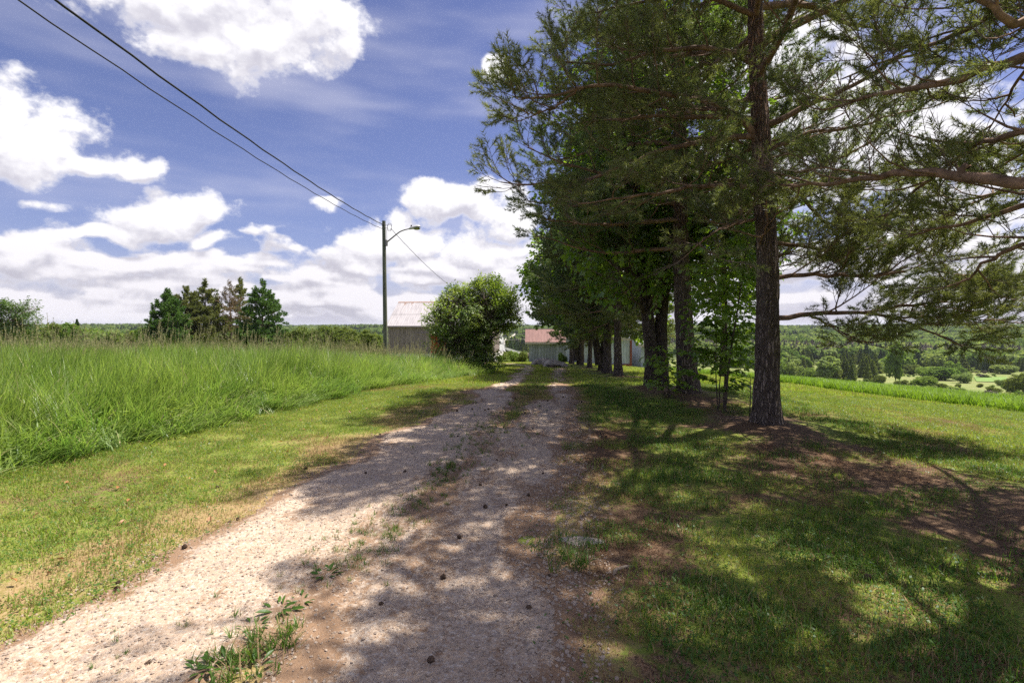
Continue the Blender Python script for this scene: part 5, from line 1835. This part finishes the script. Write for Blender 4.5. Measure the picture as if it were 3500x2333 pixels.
# far utility pole and line beyond the field
ux, uy = at(151.5, 340, 78)[:2]
e = empty('utility_pole', (ux, uy, Hs(ux, uy)))
tag(e, 'distant pale utility pole left of the conifer clump', 'utility pole')
b = MB(); hh = at(151.5, 330.5, 78)[2] - Hs(ux, uy); b.tube([(0, 0, -0.5), (0, 0, hh)], [0.16, 0.12], 8, cap=True); b.build('pole', plain('pale_pole', (0.42, 0.40, 0.38), 0.9), e)
b = MB(); b.box((-0.7, -0.06, hh - 0.35), (0.7, 0.06, hh - 0.22)); b.build('crossarm', MT['grey_twig'], e)
for k, (dz, lb) in enumerate([(-0.2, 'upper thin wire of the distant line behind the field'), (-0.9, 'lower thin wire of the distant line behind the field')]):
    b = MB()
    t = np.linspace(-1, 1, 24)
    b.tube(np.stack([ux + t * 60, uy - t * 8, Hs(ux, uy) + hh + dz - 0.8 * (1 - (2 * np.abs(t) - 1) ** 2)], 1), 0.022, 4)
    tag(b.build('distant_wire', MT['galv']), lb, 'wire', 'distant line wires')


# ------------------------------------------------------------------ grasses
def blade(b, o, az, L, w, lean, curl, mi=0, seg=3):
    """curved tapering blade"""
    d = np.array((math.cos(az), math.sin(az), 0))
    side = np.array((-d[1], d[0], 0))
    V = []
    p = np.array(o, float)
    ang = lean
    for k in range(seg + 1):
        t = k / seg
        ww = w * (1 - t) ** 0.7 if k < seg else 0
        if k < seg:
            V += [p - side * ww, p + side * ww]
        else:
            V.append(p.copy())
        p = p + (d * math.sin(ang) + np.array((0, 0, 1.0)) * math.cos(ang)) * L / seg
        ang += curl / seg
    Fq = [(2 * k, 2 * k + 1, 2 * k + 3, 2 * k + 2) for k in range(seg - 1)]
    if Fq:
        b.add(V, Fq, mi)
        b.add(V[-3:], [(0, 1, 2)], mi)
    else:
        b.add(V, [(0, 1, 2)], mi)


def tall_clump(seed, n, rad, h, heads, seg=4):
    r = np.random.default_rng(seed)
    b = MB()
    for k in range(n):
        a, q = r.uniform(0, 6.28), rad * math.sqrt(r.random())
        L = h * r.uniform(0.55, 1.1)
        az = r.normal(0.1, 0.65)                      # leaning with the wind to the right
        blade(b, (q * math.cos(a), q * math.sin(a), -0.03), az, L, r.uniform(0.005, 0.011), r.uniform(0.02, 0.40), r.uniform(0.2, 1.5), 1 if r.random() < 0.07 else 0, seg)
    for k in range(heads):
        a, q = r.uniform(0, 6.28), rad * math.sqrt(r.random())
        L = h * r.uniform(1.0, 1.4)
        o = np.array((q * math.cos(a), q * math.sin(a), 0))
        lean = np.array((r.uniform(0.0, 0.22), r.normal(0, 0.06), 0))
        P = np.array([o, o + lean * L * 0.3 + (0, 0, L * 0.5), o + lean * L + (0, 0, L)])
        b.tube(P, [0.0028, 0.0024, 0.0015], 3, 0)
        d = unit(P[2] - P[1])
        for q2 in range(30):
            t = r.uniform(0.74, 1.0)
            p = P[1] + (P[2] - P[1]) * (2 * t - 1)
            s = 0.010 + 0.020 * math.sin(math.pi * (t - 0.74) / 0.27)
            dv = unit(d + r.normal(0, 0.45, 3) + (0.2, 0, 0))
            w = unit(np.cross(dv, r.normal(0, 1, 3))) * 0.0045
            b.add([p - w, p + w, p + dv * (0.028 + s)], [(0, 1, 2)], 1)
    return src('grass_clump', b, [MT['tall_grass'], MT['seed_head']])


TG = [tall_clump(600 + k, 50, 0.24, 1.0, hd) for k, hd in enumerate((0, 0, 0, 2))]
TGF = [tall_clump(610 + k, 40, 0.5, 1.0, hd, 3) for k, hd in enumerate((0, 0, 2))]
FORB = []
for k in range(2):
    b = MB(); r = np.random.default_rng(640 + k)
    for q in range(26):
        h = r.uniform(0.05, 0.45); a = r.uniform(0, 6.28)
        V, Fc = leaf_blade(OVAL, r.uniform(0.05, 0.10), 0.3)
        d = np.array((math.cos(a), math.sin(a), r.uniform(-0.2, 0.6)))
        b.add(orient(V, np.array((0.12 * math.cos(a) * r.random(), 0.12 * math.sin(a) * r.random(), h)), d, (0, 0, 1.0)), Fc, 0)
    b.tube([(0, 0, 0), (0.02, 0, 0.45)], [0.004, 0.002], 3, 0)
    FORB.append(src('forb', b, [MT['bush_leaf']]))


def jitter(x0, x1, y0, y1, step, seed):
    r = np.random.default_rng(seed)
    gx, gy = np.meshgrid(np.arange(x0, x1, step), np.arange(y0, y1, step))
    x, y = gx.ravel() + r.uniform(-.5, .5, gx.size) * step, gy.ravel() + r.uniform(-.5, .5, gx.size) * step
    return x, y, r


def in_view(x, y, m=0.12):
    return (y > 0.6) & (np.abs(x) < y * (1 + m) + 1.2)


def tall_field():
    P, S, I, A = [], [], [], []
    for (x0, x1, y0, y1, st, far) in [(-19, 0, 3.5, 15.5, 0.21, 0), (-30, 0, 15.5, 24, 0.32, 0), (-42, 0, 24, 37, 0.50, 1)]:
        x, y, r = jitter(x0, x1, y0, y1, st, int(st * 100))
        tm = tall_mask(x, y)
        k = (tm > -0.3 * r.random(len(x))) & in_view(x, y, 0.08)
        if not far:                                  # deep inside the near stand only the tops are seen
            k &= (tm < 5.0) | (r.random(len(x)) < 0.75)
        x, y, tm = x[k], y[k], tm[k]
        P.append(np.stack([x, y, H(x, y)], 1))
        hgt = (0.30 + 0.72 * sstep(-0.2, 1.2, tm)) * (0.62 + 0.76 * fbm(x * 0.55, y * 0.55, 23, 3)) * r.uniform(0.85, 1.12, len(x))
        hgt *= 1.06 - 0.22 * sstep(16, 24, y)
        S.append(np.stack([0.9 + 0.2 * r.random(len(x)), 0.9 + 0.2 * r.random(len(x)), hgt], 1))
        headv = fbm(x * 0.3, y * 0.3, 29, 2) + 0.25 * sstep(9, 22, y)
        ii = np.where((headv > 0.58) & (r.random(len(x)) < 0.5), 3, np.where(headv > 0.5, 2, np.where(r.random(len(x)) < 0.45, 1, 0)))
        if far:
            ii = 4 + np.minimum(ii, 2)
        I.append(ii)
        A.append(np.stack([r.normal(0, 0.08, len(x)), r.normal(0, 0.10, len(x)), np.where(r.random(len(x)) < 0.3, r.uniform(-3.1, 3.1, len(x)), r.normal(0, 0.5, len(x)))], 1))
    P, S, I, A = map(np.concatenate, (P, S, I, A))
    o = scatter('tall_grass', P, A, S, I.astype(np.int32), TG + TGF)
    tag(o, 'tall uncut green grass with tan seed heads left of the drive', 'grass', kind='stuff')
    # broad leaved weeds along the foot of the stand
    x, y, r = jitter(-12, 0, 3.5, 22, 0.24, 9)
    tm = tall_mask(x, y)
    k = (tm > -0.15) & ((tm < 0.6) | (fbm(x * 0.6, y * 0.6, 71, 2) > 0.56)) & (r.random(len(x)) < 0.6)
    x, y = x[k], y[k]
    o = scatter('field_edge_weeds', np.stack([x, y, H(x, y)], 1), np.stack([0 * x, 0 * x, r.uniform(0, 6.28, len(x))], 1), r.uniform(0.5, 1.0, len(x)), r.integers(0, 2, len(x)).astype(np.int32), FORB)
    tag(o, 'leafy low weeds along the foot of the uncut grass', 'weeds', kind='stuff')


tall_field()


def lawn_patch(seed, n, size, h, w, mats, mixp, seg=1, leanmax=0.9, leafy=0):
    r = np.random.default_rng(seed)
    b = MB()
    for k in range(n):
        mi = 0 if r.random() < mixp else 1
        blade(b, (r.uniform(-size, size) / 2, r.uniform(-size, size) / 2, -0.008), r.uniform(0, 6.28), h * r.uniform(0.5, 1.25), w * r.uniform(0.7, 1.3), r.uniform(0, leanmax), r.uniform(0.1, 0.9), mi, seg)
    for k in range(leafy):                              # clover and plantain leaves low among the blades
        a, t = r.uniform(0, 6.28), r.uniform(-0.5, 0.6)
        c = np.array((r.uniform(-size, size) / 2, r.uniform(-size, size) / 2, r.uniform(0.006, 0.03)))
        u = np.array((math.cos(a), math.sin(a), t)) * r.uniform(0.006, 0.014)
        v = np.array((-math.sin(a), math.cos(a), r.uniform(-0.4, 0.4))) * r.uniform(0.004, 0.009)
        b.add([c - u, c + v, c + u, c - v], [(0, 1, 2, 3)], 2)
    return src('lawn_patch', b, mats + [MT['weed_leaf']])


LP = [lawn_patch(700 + k, 620, 0.5, 0.046, 0.0026, [MT['lawn_blade'], MT['dry_blade']], 0.80, 2, 1.25, 110) for k in range(3)]
LPD = [lawn_patch(710 + k, 560, 0.5, 0.036, 0.0024, [MT['dry_blade'], MT['lawn_blade']], 0.72, 1, 1.3, 30) for k in range(2)]
LPR = [lawn_patch(720 + k, 420, 0.5, 0.070, 0.0032, [MT['lush_blade'], MT['dry_blade']], 0.80, 2, 1.1, 190) for k in range(2)]
LPF = [lawn_patch(730 + k, 420, 1.0, 0.065, 0.0075, [MT['lawn_blade'], MT['dry_blade']], 0.86, 1) for k in range(2)]
LPN = [lawn_patch(740 + k, 260, 0.5, 0.065, 0.0018, [MT['dead_needle'], MT['dry_blade']], 0.9, 1, 1.5) for k in range(2)]


def lawn():
    ALL = LP + LPD + LPR + LPF + LPN                     # 0-2 lawn, 3-4 dry, 5-6 rank, 7-8 far, 9-10 needle litter
    P, S, I, A = [], [], [], []

    def addp(x, y, r, idx, s):
        P.append(np.stack([x, y, H(x, y) + np.where(np.hypot(x, y) < 30, (fbm(x * 3, y * 3, 3, 3) - 0.5) * 0.035, 0)], 1))
        S.append(s); I.append(idx)
        A.append(np.stack([r.normal(0, 0.03, len(x)), r.normal(0, 0.03, len(x)), r.uniform(0, 6.28, len(x))], 1))
    # near ground, both sides
    x, y, r = jitter(-9, 16, 0.9, 15, 0.27, 1)
    ok = in_view(x, y, 0.05) & (tall_mask(x, y) < 0.1) & (crop_mask(x, y) < 0)
    x, y = x[ok], y[ok]
    g = gravel_fill(x, y)
    lit = litter_mask(x, y)
    dry = dry_mask(x, y)
    u = r.random(len(x))
    right = x > np.interp(y, DL[:200, 1], DL[:200, 0])
    idx = np.where(right & (u < 0.55) & (x < 6), r.integers(5, 7, len(x)), r.integers(0, 3, len(x)))
    idx = np.where((dry > 0.45) & (r.random(len(x)) < 0.75), r.integers(3, 5, len(x)), idx)
    keep = g < -0.02
    keep &= ~((lit > 0.30) & (r.random(len(x)) < np.clip(lit * 1.1, 0, 0.72)))
    keep &= ~((dry > 0.8) & (r.random(len(x)) < 0.25))
    addp(x[keep], y[keep], r, idx[keep], np.stack([r.uniform(0.85, 1.15, keep.sum())] * 2 + [r.uniform(0.75, 1.35, keep.sum()) * (0.85 + 0.5 * fbm(x[keep] * 0.8, y[keep] * 0.8, 45, 2))], 1))
    # needle litter where it lies
    kn = (g < 0.3) & (lit > 0.25) & (r.random(len(x)) < 0.85)
    addp(x[kn], y[kn], r, r.integers(9, 11, kn.sum()), np.stack([r.uniform(0.9, 1.3, kn.sum())] * 2 + [r.uniform(0.3, 0.7, kn.sum())], 1))
    kn = (g > -0.2) & (fbm(x * 2.0, y * 0.9, 37, 3) > 0.53) & (y < 12)
    addp(x[kn], y[kn], r, r.integers(9, 11, kn.sum()), np.stack([r.uniform(0.5, 1.0, kn.sum())] * 2 + [r.uniform(0.15, 0.35, kn.sum())], 1))
    # farther lawn
    x, y, r = jitter(-16, 17, 15, 48, 0.55, 2)
    ok = in_view(x, y, 0.05) & (tall_mask(x, y) < 0.1) & (crop_mask(x, y) < 0) & ~((x > 1.5) & (x < 11) & (y > 50))
    x, y = x[ok], y[ok]
    g = gravel_fill(x, y)
    lit = litter_mask(x, y)
    keep = (g < -0.5) & ~((lit > 0.4) & (r.random(len(x)) < 0.7))
    addp(x[keep], y[keep], r, r.integers(7, 9, keep.sum()), np.stack([r.uniform(0.9, 1.2, keep.sum())] * 2 + [r.uniform(0.7, 1.2, keep.sum())], 1))
    P, S, I, A = map(np.concatenate, (P, S, I, A))
    o = scatter('lawn_grass', P, A, S, I.astype(np.int32), ALL)
    tag(o, 'mown lawn grass with dry patches and fallen needles beside the drive', 'grass', kind='stuff')


lawn()


def crop():
    S = []
    for k in range(3):
        b = MB(); r = np.random.default_rng(760 + k)
        for q in range(30):
            a, rad = r.uniform(0, 6.28), 0.22 * math.sqrt(r.random())
            blade(b, (rad * math.cos(a), rad * math.sin(a), 0), r.uniform(0, 6.28), r.uniform(0.30, 0.56), r.uniform(0.010, 0.018), r.uniform(0.05, 0.45), r.uniform(0.4, 1.5), 0, 3)
        S.append(src('crop_plant', b, [MT['crop_leaf']]))
    x, y, r = jitter(12, 40, 8, 62, 0.34, 4)
    cm = crop_mask(x, y)
    k = (cm > 0) & (cm < 12) & in_view(x, y, 0.05) & ((cm < 3) | (r.random(len(x)) < 0.6))
    x, y = x[k], y[k]
    o = scatter('crop', np.stack([x, y, H(x, y)], 1), np.stack([0 * x, 0 * x, r.uniform(0, 6.28, len(x))], 1), np.stack([r.uniform(0.9, 1.2, len(x))] * 2 + [r.uniform(0.85, 1.1, len(x))], 1), r.integers(0, 3, len(x)).astype(np.int32), S)
    tag(o, 'dense bright green crop strip bordering the lawn on the right', 'crop', kind='stuff')
    # the bright far field in the valley
    c = [on_ground(*z5(*q)) for q in ((1900, 540), (2200, 545), (2200, 592), (1930, 585))]
    b = MB()
    n = 12
    V = []
    for i in range(n + 1):
        for j in range(n + 1):
            s, t = i / n, j / n
            p = (1 - s) * (1 - t) * np.array(c[0]) + s * (1 - t) * np.array(c[1]) + s * t * np.array(c[2]) + (1 - s) * t * np.array(c[3])
            V.append((p[0], p[1], Hs(p[0], p[1]) + 0.25))
    b.add(V, [(i * (n + 1) + j, (i + 1) * (n + 1) + j, (i + 1) * (n + 1) + j + 1, i * (n + 1) + j + 1) for i in range(n) for j in range(n)])
    o = b.build('field', plain('far_crop', (0.120, 0.200, 0.040), 0.9, scale=0.3))
    tag(o, kind='structure')


crop()


# ------------------------------------------------------------------ saplings between the trunks
def sapling(label, loc, seed, Ht, nst, nleaf, spread, zlo):
    r = np.random.default_rng(seed)
    e = empty('maple_sapling', loc)
    tag(e, label, 'sapling')
    b = MB()
    Lf = []
    for s in range(nst):
        ht = Ht * (1 if s == 0 else r.uniform(0.5, 0.75))
        off = np.array((r.uniform(-.12, .12), r.uniform(-.1, .1), 0)) * (s > 0)
        P = [off + (0, 0, -0.05)]
        d = np.array((r.normal(0, 0.05), r.normal(0, 0.05), 1.0))
        for k in range(9):
            d = unit(d + r.normal(0, 0.05, 3) + (0, 0, 0.1))
            P.append(P[-1] + d * ht / 9)
        P = np.array(P)
        b.tube(P, np.linspace(0.026 if s == 0 else 0.014, 0.004, 10), 7)
        nb = 15 if s == 0 else 8
        for k in range(nb):
            t = zlo + (1 - zlo) * (k + 0.5) / nb
            p = np.array([np.interp(t * 9, range(10), P[:, q]) for q in range(3)])
            a = k * 2.4 + r.uniform(-.5, .5)
            ln = spread * (1.15 - 0.75 * t) * r.uniform(0.6, 1.2)
            q1 = p + np.array((math.cos(a), math.sin(a), 0.35)) * ln * 0.5
            q2 = p + np.array((math.cos(a), math.sin(a), 0.30)) * ln
            b.tube([p, q1, q2], [0.006, 0.004, 0.002], 4)
            m = max(3, int(nleaf / (nst * nb) + 0.5))
            for g in range(m):
                u = (g + 0.7) / m
                o = p + (q2 - p) * u
                sd = 1 if g % 2 else -1
                dd = np.array((math.cos(a + sd * r.uniform(0.4, 1.2)), math.sin(a + sd * r.uniform(0.4, 1.2)), r.uniform(-0.4, 0.15)))
                Lf.append((o + dd * 0.05, dd, r.uniform(0.10, 0.17)))
    b.build('stem', MT['dark_bark'], e, smooth=True)
    V = []
    for q in range(int(nleaf * 0.42)):                               # the finer sprays of the crown
        a, t = r.uniform(0, 6.28), r.uniform(zlo + 0.1, 1.05)
        rad = spread * (1.1 - 0.7 * t) * math.sqrt(r.random())
        V.append((rad * math.cos(a), rad * math.sin(a), Ht * t))
    V = np.array(V)
    o = scatter('foliage', V, np.stack([r.uniform(-0.5, 0.5, len(V)), r.uniform(-0.3, 0.3, len(V)), np.arctan2(V[:, 1], V[:, 0])], 1), r.uniform(0.6, 1.0, len(V)), r.integers(0, 3, len(V)).astype(np.int32), MSPR, e)
    tag(o, kind='stuff')
    V, Fc = leaf_blade(MAPLE, 1.0, 0.22)
    lb = MB(); lb.add(V, Fc); lm = lb.mesh('leaf', MT['maple_leaf'])
    for o, dd, sz in Lf[:300]:
        ob = put('leaf', lm, e, tuple(o), (r.uniform(-0.5, 0.1), r.normal(0, 0.35), math.atan2(dd[1], dd[0]) - math.pi / 2), sz)


x, y = 3.90, 9.35
sapling('tall maple sapling with large lobed leaves between the two nearest pine trunks', (x, y, Hs(x, y) + 0.02), 31, 3.3, 2, 290, 0.78, 0.2)
x, y = 4.12, 9.9
sapling('shorter maple sapling just behind the tall one by the second pine trunk', (x, y, Hs(x, y) + 0.02), 32, 2.4, 2, 190, 0.62, 0.22)
x, y = 3.42, 11.1
sapling('small maple seedling before the forked maple trunk', (x, y, Hs(x, y) + 0.02), 33, 1.1, 2, 50, 0.35, 0.15)


def small_spruce(label, loc, Ht, seed):
    r = np.random.default_rng(seed)
    e = empty('spruce_seedling', loc)
    tag(e, label, 'seedling')
    b = MB(); b.tube([(0, 0, -0.03), (0.01, 0, Ht * 0.5), (0, 0, Ht)], [0.012, 0.008, 0.003], 6)
    nb = MB()
    for k in range(34):
        t = 0.08 + 0.9 * k / 34
        a = k * 2.4
        ln = (0.30 * (1 - t) + 0.05) * r.uniform(0.7, 1.15)
        p = np.array((0, 0, Ht * t))
        q = p + np.array((math.cos(a), math.sin(a), 0.35)) * ln
        b.tube([p, q], [0.003, 0.0015], 3)
        d = unit(q - p)
        for g in range(26):
            u = r.uniform(0.2, 1.0)
            o = p + (q - p) * u
            nd = unit(d + r.normal(0, 0.7, 3))
            w = unit(np.cross(nd, r.normal(0, 1, 3))) * 0.0022
            nb.add([o - w, o + w, o + nd * 0.024], [(0, 1, 2)])
    b.build('stem', MT['dark_bark'], e)
    nb.build('needles', MT['needle'], e)


x, y = 4.08, 8.75
small_spruce('little spruce seedling at the foot of the nearest pine trunk', (x, y, Hs(x, y)), 0.78, 3)

# ------------------------------------------------------------------ weeds in the drive
LANCE = np.array([(0, 0), (0.05, 0.12), (0.13, 0.35), (0.16, 0.55), (0.11, 0.78), (0, 1.0)])


def weed_mesh():
    V, Fc = leaf_blade(LANCE, 1.0, 0.35)
    b = MB(); b.add(V, Fc)
    return b.mesh('leaf', MT['weed_leaf'])


WL = weed_mesh()
WEEDS = [(745, 1330, 13, 0.17, 'broad leaved weed rosette right of the pale left wheel track'), (640, 1412, 12, 0.17, 'leafy weed patch in the middle of the drive below the rosette'),
         (690, 1390, 8, 0.12, 'small weed beside the leafy patch in the drive middle'), (520, 1535, 15, 0.15, 'dark leafy weed clump at the bottom of the drive'), (470, 1550, 12, 0.14, 'low spreading weed at the lower left of the bottom clump'),
         (585, 1545, 10, 0.13, 'weed right of the bottom clump'), (1020, 1085, 11, 0.16, 'green weed tuft on the far middle strip of the drive'), (1008, 1110, 9, 0.14, 'weed just before the far middle tuft'), (585, 1450, 8, 0.11, 'tiny weed left of the grass tuft in the drive')]
r = np.random.default_rng(8)
for k, (px, py, nl, sz, lb) in enumerate(WEEDS):
    gx, gy, gz = ground2(px, py)
    e = empty('weed', (gx, gy, gz + 0.022))
    tag(e, lb, 'weed', 'weeds in the drive')
    for q in range(nl):
        a = q * 2.4 + r.uniform(-.4, .4)
        o = 0.02 + 0.05 * r.random()
        put('leaf', WL, e, (math.cos(a) * o, math.sin(a) * o, 0.004 + 0.01 * r.random()), (r.uniform(0.15, 0.75), r.normal(0, 0.25), a - math.pi / 2), sz * 0.47 * r.uniform(0.6, 1.15))

# green grass tufts of the middle strip
tx, ty, ts = [], [], []
for (px, py, n, sp, s) in [(640, 1487, 16, 0.06, 1.0), (560, 1497, 10, 0.05, 0.8), (790, 1280, 26, 0.15, 0.6), (850, 1235, 22, 0.16, 0.6), (920, 1175, 28, 0.2, 0.7), (960, 1160, 12, 0.12, 0.7), (500, 1555, 22, 0.15, 0.8), (1100, 1010, 40, 0.35, 0.8), (1130, 985, 30, 0.3, 0.8),
                          (1030, 1080, 14, 0.12, 0.9), (760, 1270, 14, 0.12, 0.5), (1312, 1300, 8, 0.05, 1.3), (1180, 935, 30, 0.3, 0.7), (360, 1480, 10, 0.15, 0.4)]:
    gx, gy, gz = ground2(px, py)
    for q in range(n):
        tx.append(gx + r.normal(0, sp)); ty.append(gy + r.normal(0, sp * 1.8)); ts.append(s * r.uniform(0.6, 1.2))
for q in range(420):                                    # thin growth all along the crown of the drive
    yq = 1.9 + 10 * r.random()
    if vn(np.array([yq * 1.1]), np.array([3.0]), 15)[0] < 0.42:
        continue
    tx.append(float(np.interp(yq, DL[:200, 1], DL[:200, 0])) + 0.06 + r.normal(0, 0.13)); ty.append(yq); ts.append(r.uniform(0.3, 0.75))
tx, ty, ts = map(np.array, (tx, ty, ts))
TUFT = []
for k in range(2):
    b = MB(); r2 = np.random.default_rng(790 + k)
    for q in range(16):
        blade(b, (r2.normal(0, 0.02), r2.normal(0, 0.02), 0), r2.uniform(0, 6.28), r2.uniform(0.06, 0.13), r2.uniform(0.002, 0.004), r2.uniform(0.1, 0.9), r2.uniform(0.2, 1.1), 0 if r2.random() < 0.8 else 1, 3)
    TUFT.append(src('tuft', b, [MT['lush_blade'], MT['dry_blade']]))
o = scatter('grass_tufts', np.stack([tx, ty, H(tx, ty) + 0.02], 1), np.stack([0 * tx, 0 * tx, r.uniform(0, 6.28, len(tx))], 1), ts, r.integers(0, 2, len(tx)).astype(np.int32), TUFT)
tag(o, 'short green grass tufts along the middle of the gravel drive', 'grass', kind='stuff')


# ------------------------------------------------------------------ pine cones, stones, roots, twigs, fallen leaves
def surf(x, y):
    """top of the ground or of the gravel"""
    f = float(gravel_fill(np.array([x]), np.array([y]))[0])
    g = Hs(x, y) + (float(fbm(np.array([x * 3]), np.array([y * 3]), 3, 3)[0]) - 0.5) * 0.035
    return g + max(0.0, min(f, 1.0)) * 0.028 - (0.012 if f > 0.3 else 0)


def cone_mesh():
    b = MB()
    prof = [(0.0, 0.006), (0.10, 0.017), (0.3, 0.023), (0.55, 0.021), (0.8, 0.013), (1.0, 0.003)]
    L = 0.052
    b.tube([(t * L, 0, 0.018) for t, _ in prof], [q * 0.75 for _, q in prof], 7)
    for k in range(46):
        t = 0.04 + 0.9 * k / 46
        a = k * 2.39996
        rad = np.interp(t, [p[0] for p in prof], [p[1] for p in prof])
        c = np.array((t * L, 0, 0.018))
        d = np.array((0.25, math.cos(a), math.sin(a)))
        tip = c + d * rad * 1.25 + (0.004, 0, 0)
        s = unit(np.cross(d, (1, 0, 0))) * rad * 0.42
        b.add([c + d * rad * 0.5 - s * 0.5, c + d * rad * 0.5 + s * 0.5, tip + s, tip - s, tip + (0.004, 0, 0)], [(0, 1, 2), (0, 2, 3), (3, 2, 4)])
    return b.mesh('pine_cone', MT['cone'])


CM = cone_mesh()
r = np.random.default_rng(17)
spots = []
for (px, py) in [(265, 1340), (428, 1262), (1303, 1285), (1255, 1330), (480, 1150), (545, 1195), (880, 1400), (430, 1262), (270, 1355), (1215, 1410), (990, 1530), (330, 1540), (1145, 1060), (1090, 1085), (1160, 1165), (1210, 1140), (700, 1075), (1120, 1170),
                 (1725, 1320), (1870, 1285), (1990, 1330), (1420, 1230), (1250, 1090), (1300, 1060), (1010, 1330), (1060, 1240), (600, 1095), (505, 1120)]:
    g = ground2(px, py)
    spots.append((g[0], g[1]))
while len(spots) < 150:
    y = 3 + 25 * r.random() ** 1.25
    k = int(np.argmin(np.abs(DL[:200, 1] - y)))
    x = DL[k, 0] + r.normal(0.35, 0.85)
    if y < 7 and r.random() < 0.75:
        continue
    spots.append((x, y))
for k, (x, y) in enumerate(spots):
    o = put('pine_cone', CM, None, (x, y, surf(x, y) - 0.002), (r.normal(0, 0.2), r.normal(0, 0.2), r.uniform(0, 6.28)), r.uniform(0.45, 0.75))
    la, hw_ = drive_lat(np.array([x]), np.array([y]))
    la = la[0] / hw_[0]
    where = 'left lawn verge' if la < -1 else 'left wheel track' if la < -0.25 else 'middle strip' if la < 0.25 else 'right wheel track' if la < 1 else 'right needle verge'
    how = 'close to the camera' if y < 5 else 'level with the nearest pine' if y < 10 else 'level with the forked maple' if y < 16 else 'far along the drive'
    tag(o, 'small dark pine cone on the %s %s' % (where, how), 'pine cone', 'pine cones on the drive')

# gravel stones
PEB = []
for k in range(3):
    b = MB(); r2 = np.random.default_rng(800 + k)
    th = np.linspace(0, np.pi, 5)
    V = [np.array((math.sin(a) * math.cos(q), math.sin(a) * math.sin(q), math.cos(a) * 0.6)) * r2.uniform(0.75, 1.15) for a in th for q in np.linspace(0, 2 * np.pi, 7, endpoint=False)]
    i, j = np.meshgrid(np.arange(4), np.arange(7), indexing='ij')
    b.add(V, np.stack([i * 7 + j, (i + 1) * 7 + j, (i + 1) * 7 + (j + 1) % 7, i * 7 + (j + 1) % 7], -1).reshape(-1, 4))
    PEB.append(src('pebble', b, [MT['pebble']]))
N = 70000
y = 1.6 + 9.5 * r.random(N) ** 1.5
x = np.interp(y, DL[:200, 1], DL[:200, 0]) + r.uniform(-1.75, 1.95, N)
f = gravel_fill(x, y)
lat, hw = drive_lat(x, y)
edge = np.exp(-((lat - hw + 0.15) / 0.35) ** 2)
k = (f > -0.7) & (r.random(N) < 0.55 + 0.45 * edge)
x, y, f, edge = x[k], y[k], f[k], edge[k]
z = H(x, y) + (fbm(x * 3, y * 3, 3, 3) - 0.5) * 0.035 + np.clip(f, 0, 1) * 0.028 + (fbm(x * 9, y * 9, 19, 3) - 0.5) * 0.012
rutz = np.exp(-((np.abs(lat[k]) - 0.78) / 0.26) ** 2) * 0.018 * (f > 0)
s = 0.0026 + 0.0090 * r.random(len(x)) ** 3 * (1 + 0.4 * edge)
o = scatter('gravel', np.stack([x, y, z - rutz + s * 0.15], 1), r.uniform(0, 6.28, (len(x), 3)) * (0.1, 0.1, 1), s, r.integers(0, 3, len(x)).astype(np.int32), PEB)
tag(o, 'loose pale gravel stones on the drive', 'gravel', kind='stuff')

g = ground2(1335, 1240)
rock('flat_stone', 'flat pale stone bedded in the right edge of the drive', (g[0], g[1], g[2] - 0.005), 0.16, 0.08, 0.022, 91, MT['stone'], 'stone', sink=0.42)


def rootlet(label, pts, r0, name='tree_root', m='root'):
    P = []
    for k, (px, py) in enumerate(pts):
        gx, gy, gz = ground2(px, py)
        P.append((gx, gy, surf(gx, gy) + (0.004 if 0 < k < len(pts) - 1 else -0.03)))
    P = _smooth_line(np.array(P), 20)
    b = MB(); b.tube(P, r0 * (0.6 + 0.4 * np.sin(np.linspace(0.2, 2.9, 20))), 7)
    tag(b.build(name, MT[m], smooth=True), label, 'root' if name == 'tree_root' else 'twig')


rootlet('pale exposed tree root curving beside the right edge of the drive', [(1404, 1332), (1412, 1308), (1440, 1300), (1480, 1298)], 0.013)
rootlet('thin exposed root at the drive edge farther along', [(1372, 1092), (1385, 1070), (1380, 1050)], 0.013)
rootlet('thin pale root crossing the bare verge', [(1390, 1108), (1420, 1112), (1440, 1124)], 0.014)
rootlet('dry fallen twig in the needle litter at the right', [(2150, 1265), (2160, 1310), (2190, 1350)], 0.008, 'fallen_twig', 'grey_twig')
rootlet('short dark stick on the pale left track', [(535, 1196), (560, 1194)], 0.008, 'fallen_twig', 'grey_twig')
rootlet('thin twig lying in the litter near the nearest trunk', [(1560, 990), (1600, 1000), (1640, 1006)], 0.012, 'fallen_twig', 'grey_twig')

V, Fc = leaf_blade(OVAL, 1.0, 0.5)
b = MB(); b.add(V, Fc); FLM = b.mesh('fallen_leaf', MT['fallen_leaf'])
for k in range(46):
    y = 2.6 + 8 * r.random()
    x = np.interp(y, DL[:200, 1], DL[:200, 0]) - 1.5 - 2.6 * r.random()
    if tall_mask(np.array([x]), np.array([y]))[0] > 0:
        continue
    o = put('fallen_leaf', FLM, None, (x, y, surf(x, y) + 0.035), (r.normal(0, 0.4), r.normal(0, 0.4), r.uniform(0, 6.28)), r.uniform(0.04, 0.075))
    tag(o, 'orange brown dry leaf on the left lawn ' + ('close to the camera' if y < 4.5 else 'midway along the tall grass' if y < 7.5 else 'farther along the tall grass') + (' by the gravel' if x > np.interp(y, DL[:200, 1], DL[:200, 0]) - 2.6 else ' by the stems'), 'leaf', 'dry leaves on the left lawn')


# ------------------------------------------------------------------ the air
def haze():
    b = MB()
    b.box((-9900, -90, -60), (9900, 10400, 46))
    m, n = mat('haze')
    v = n.n('ShaderNodeVolumePrincipled', {'Color': (0.80, 0.87, 1.0), 'Density': 0.00008, 'Anisotropy': 0.2})
    n.t.links.new(v.outputs[0], n.out.inputs['Volume'])
    o = b.build('haze', m)
    tag(o, kind='stuff')


haze()
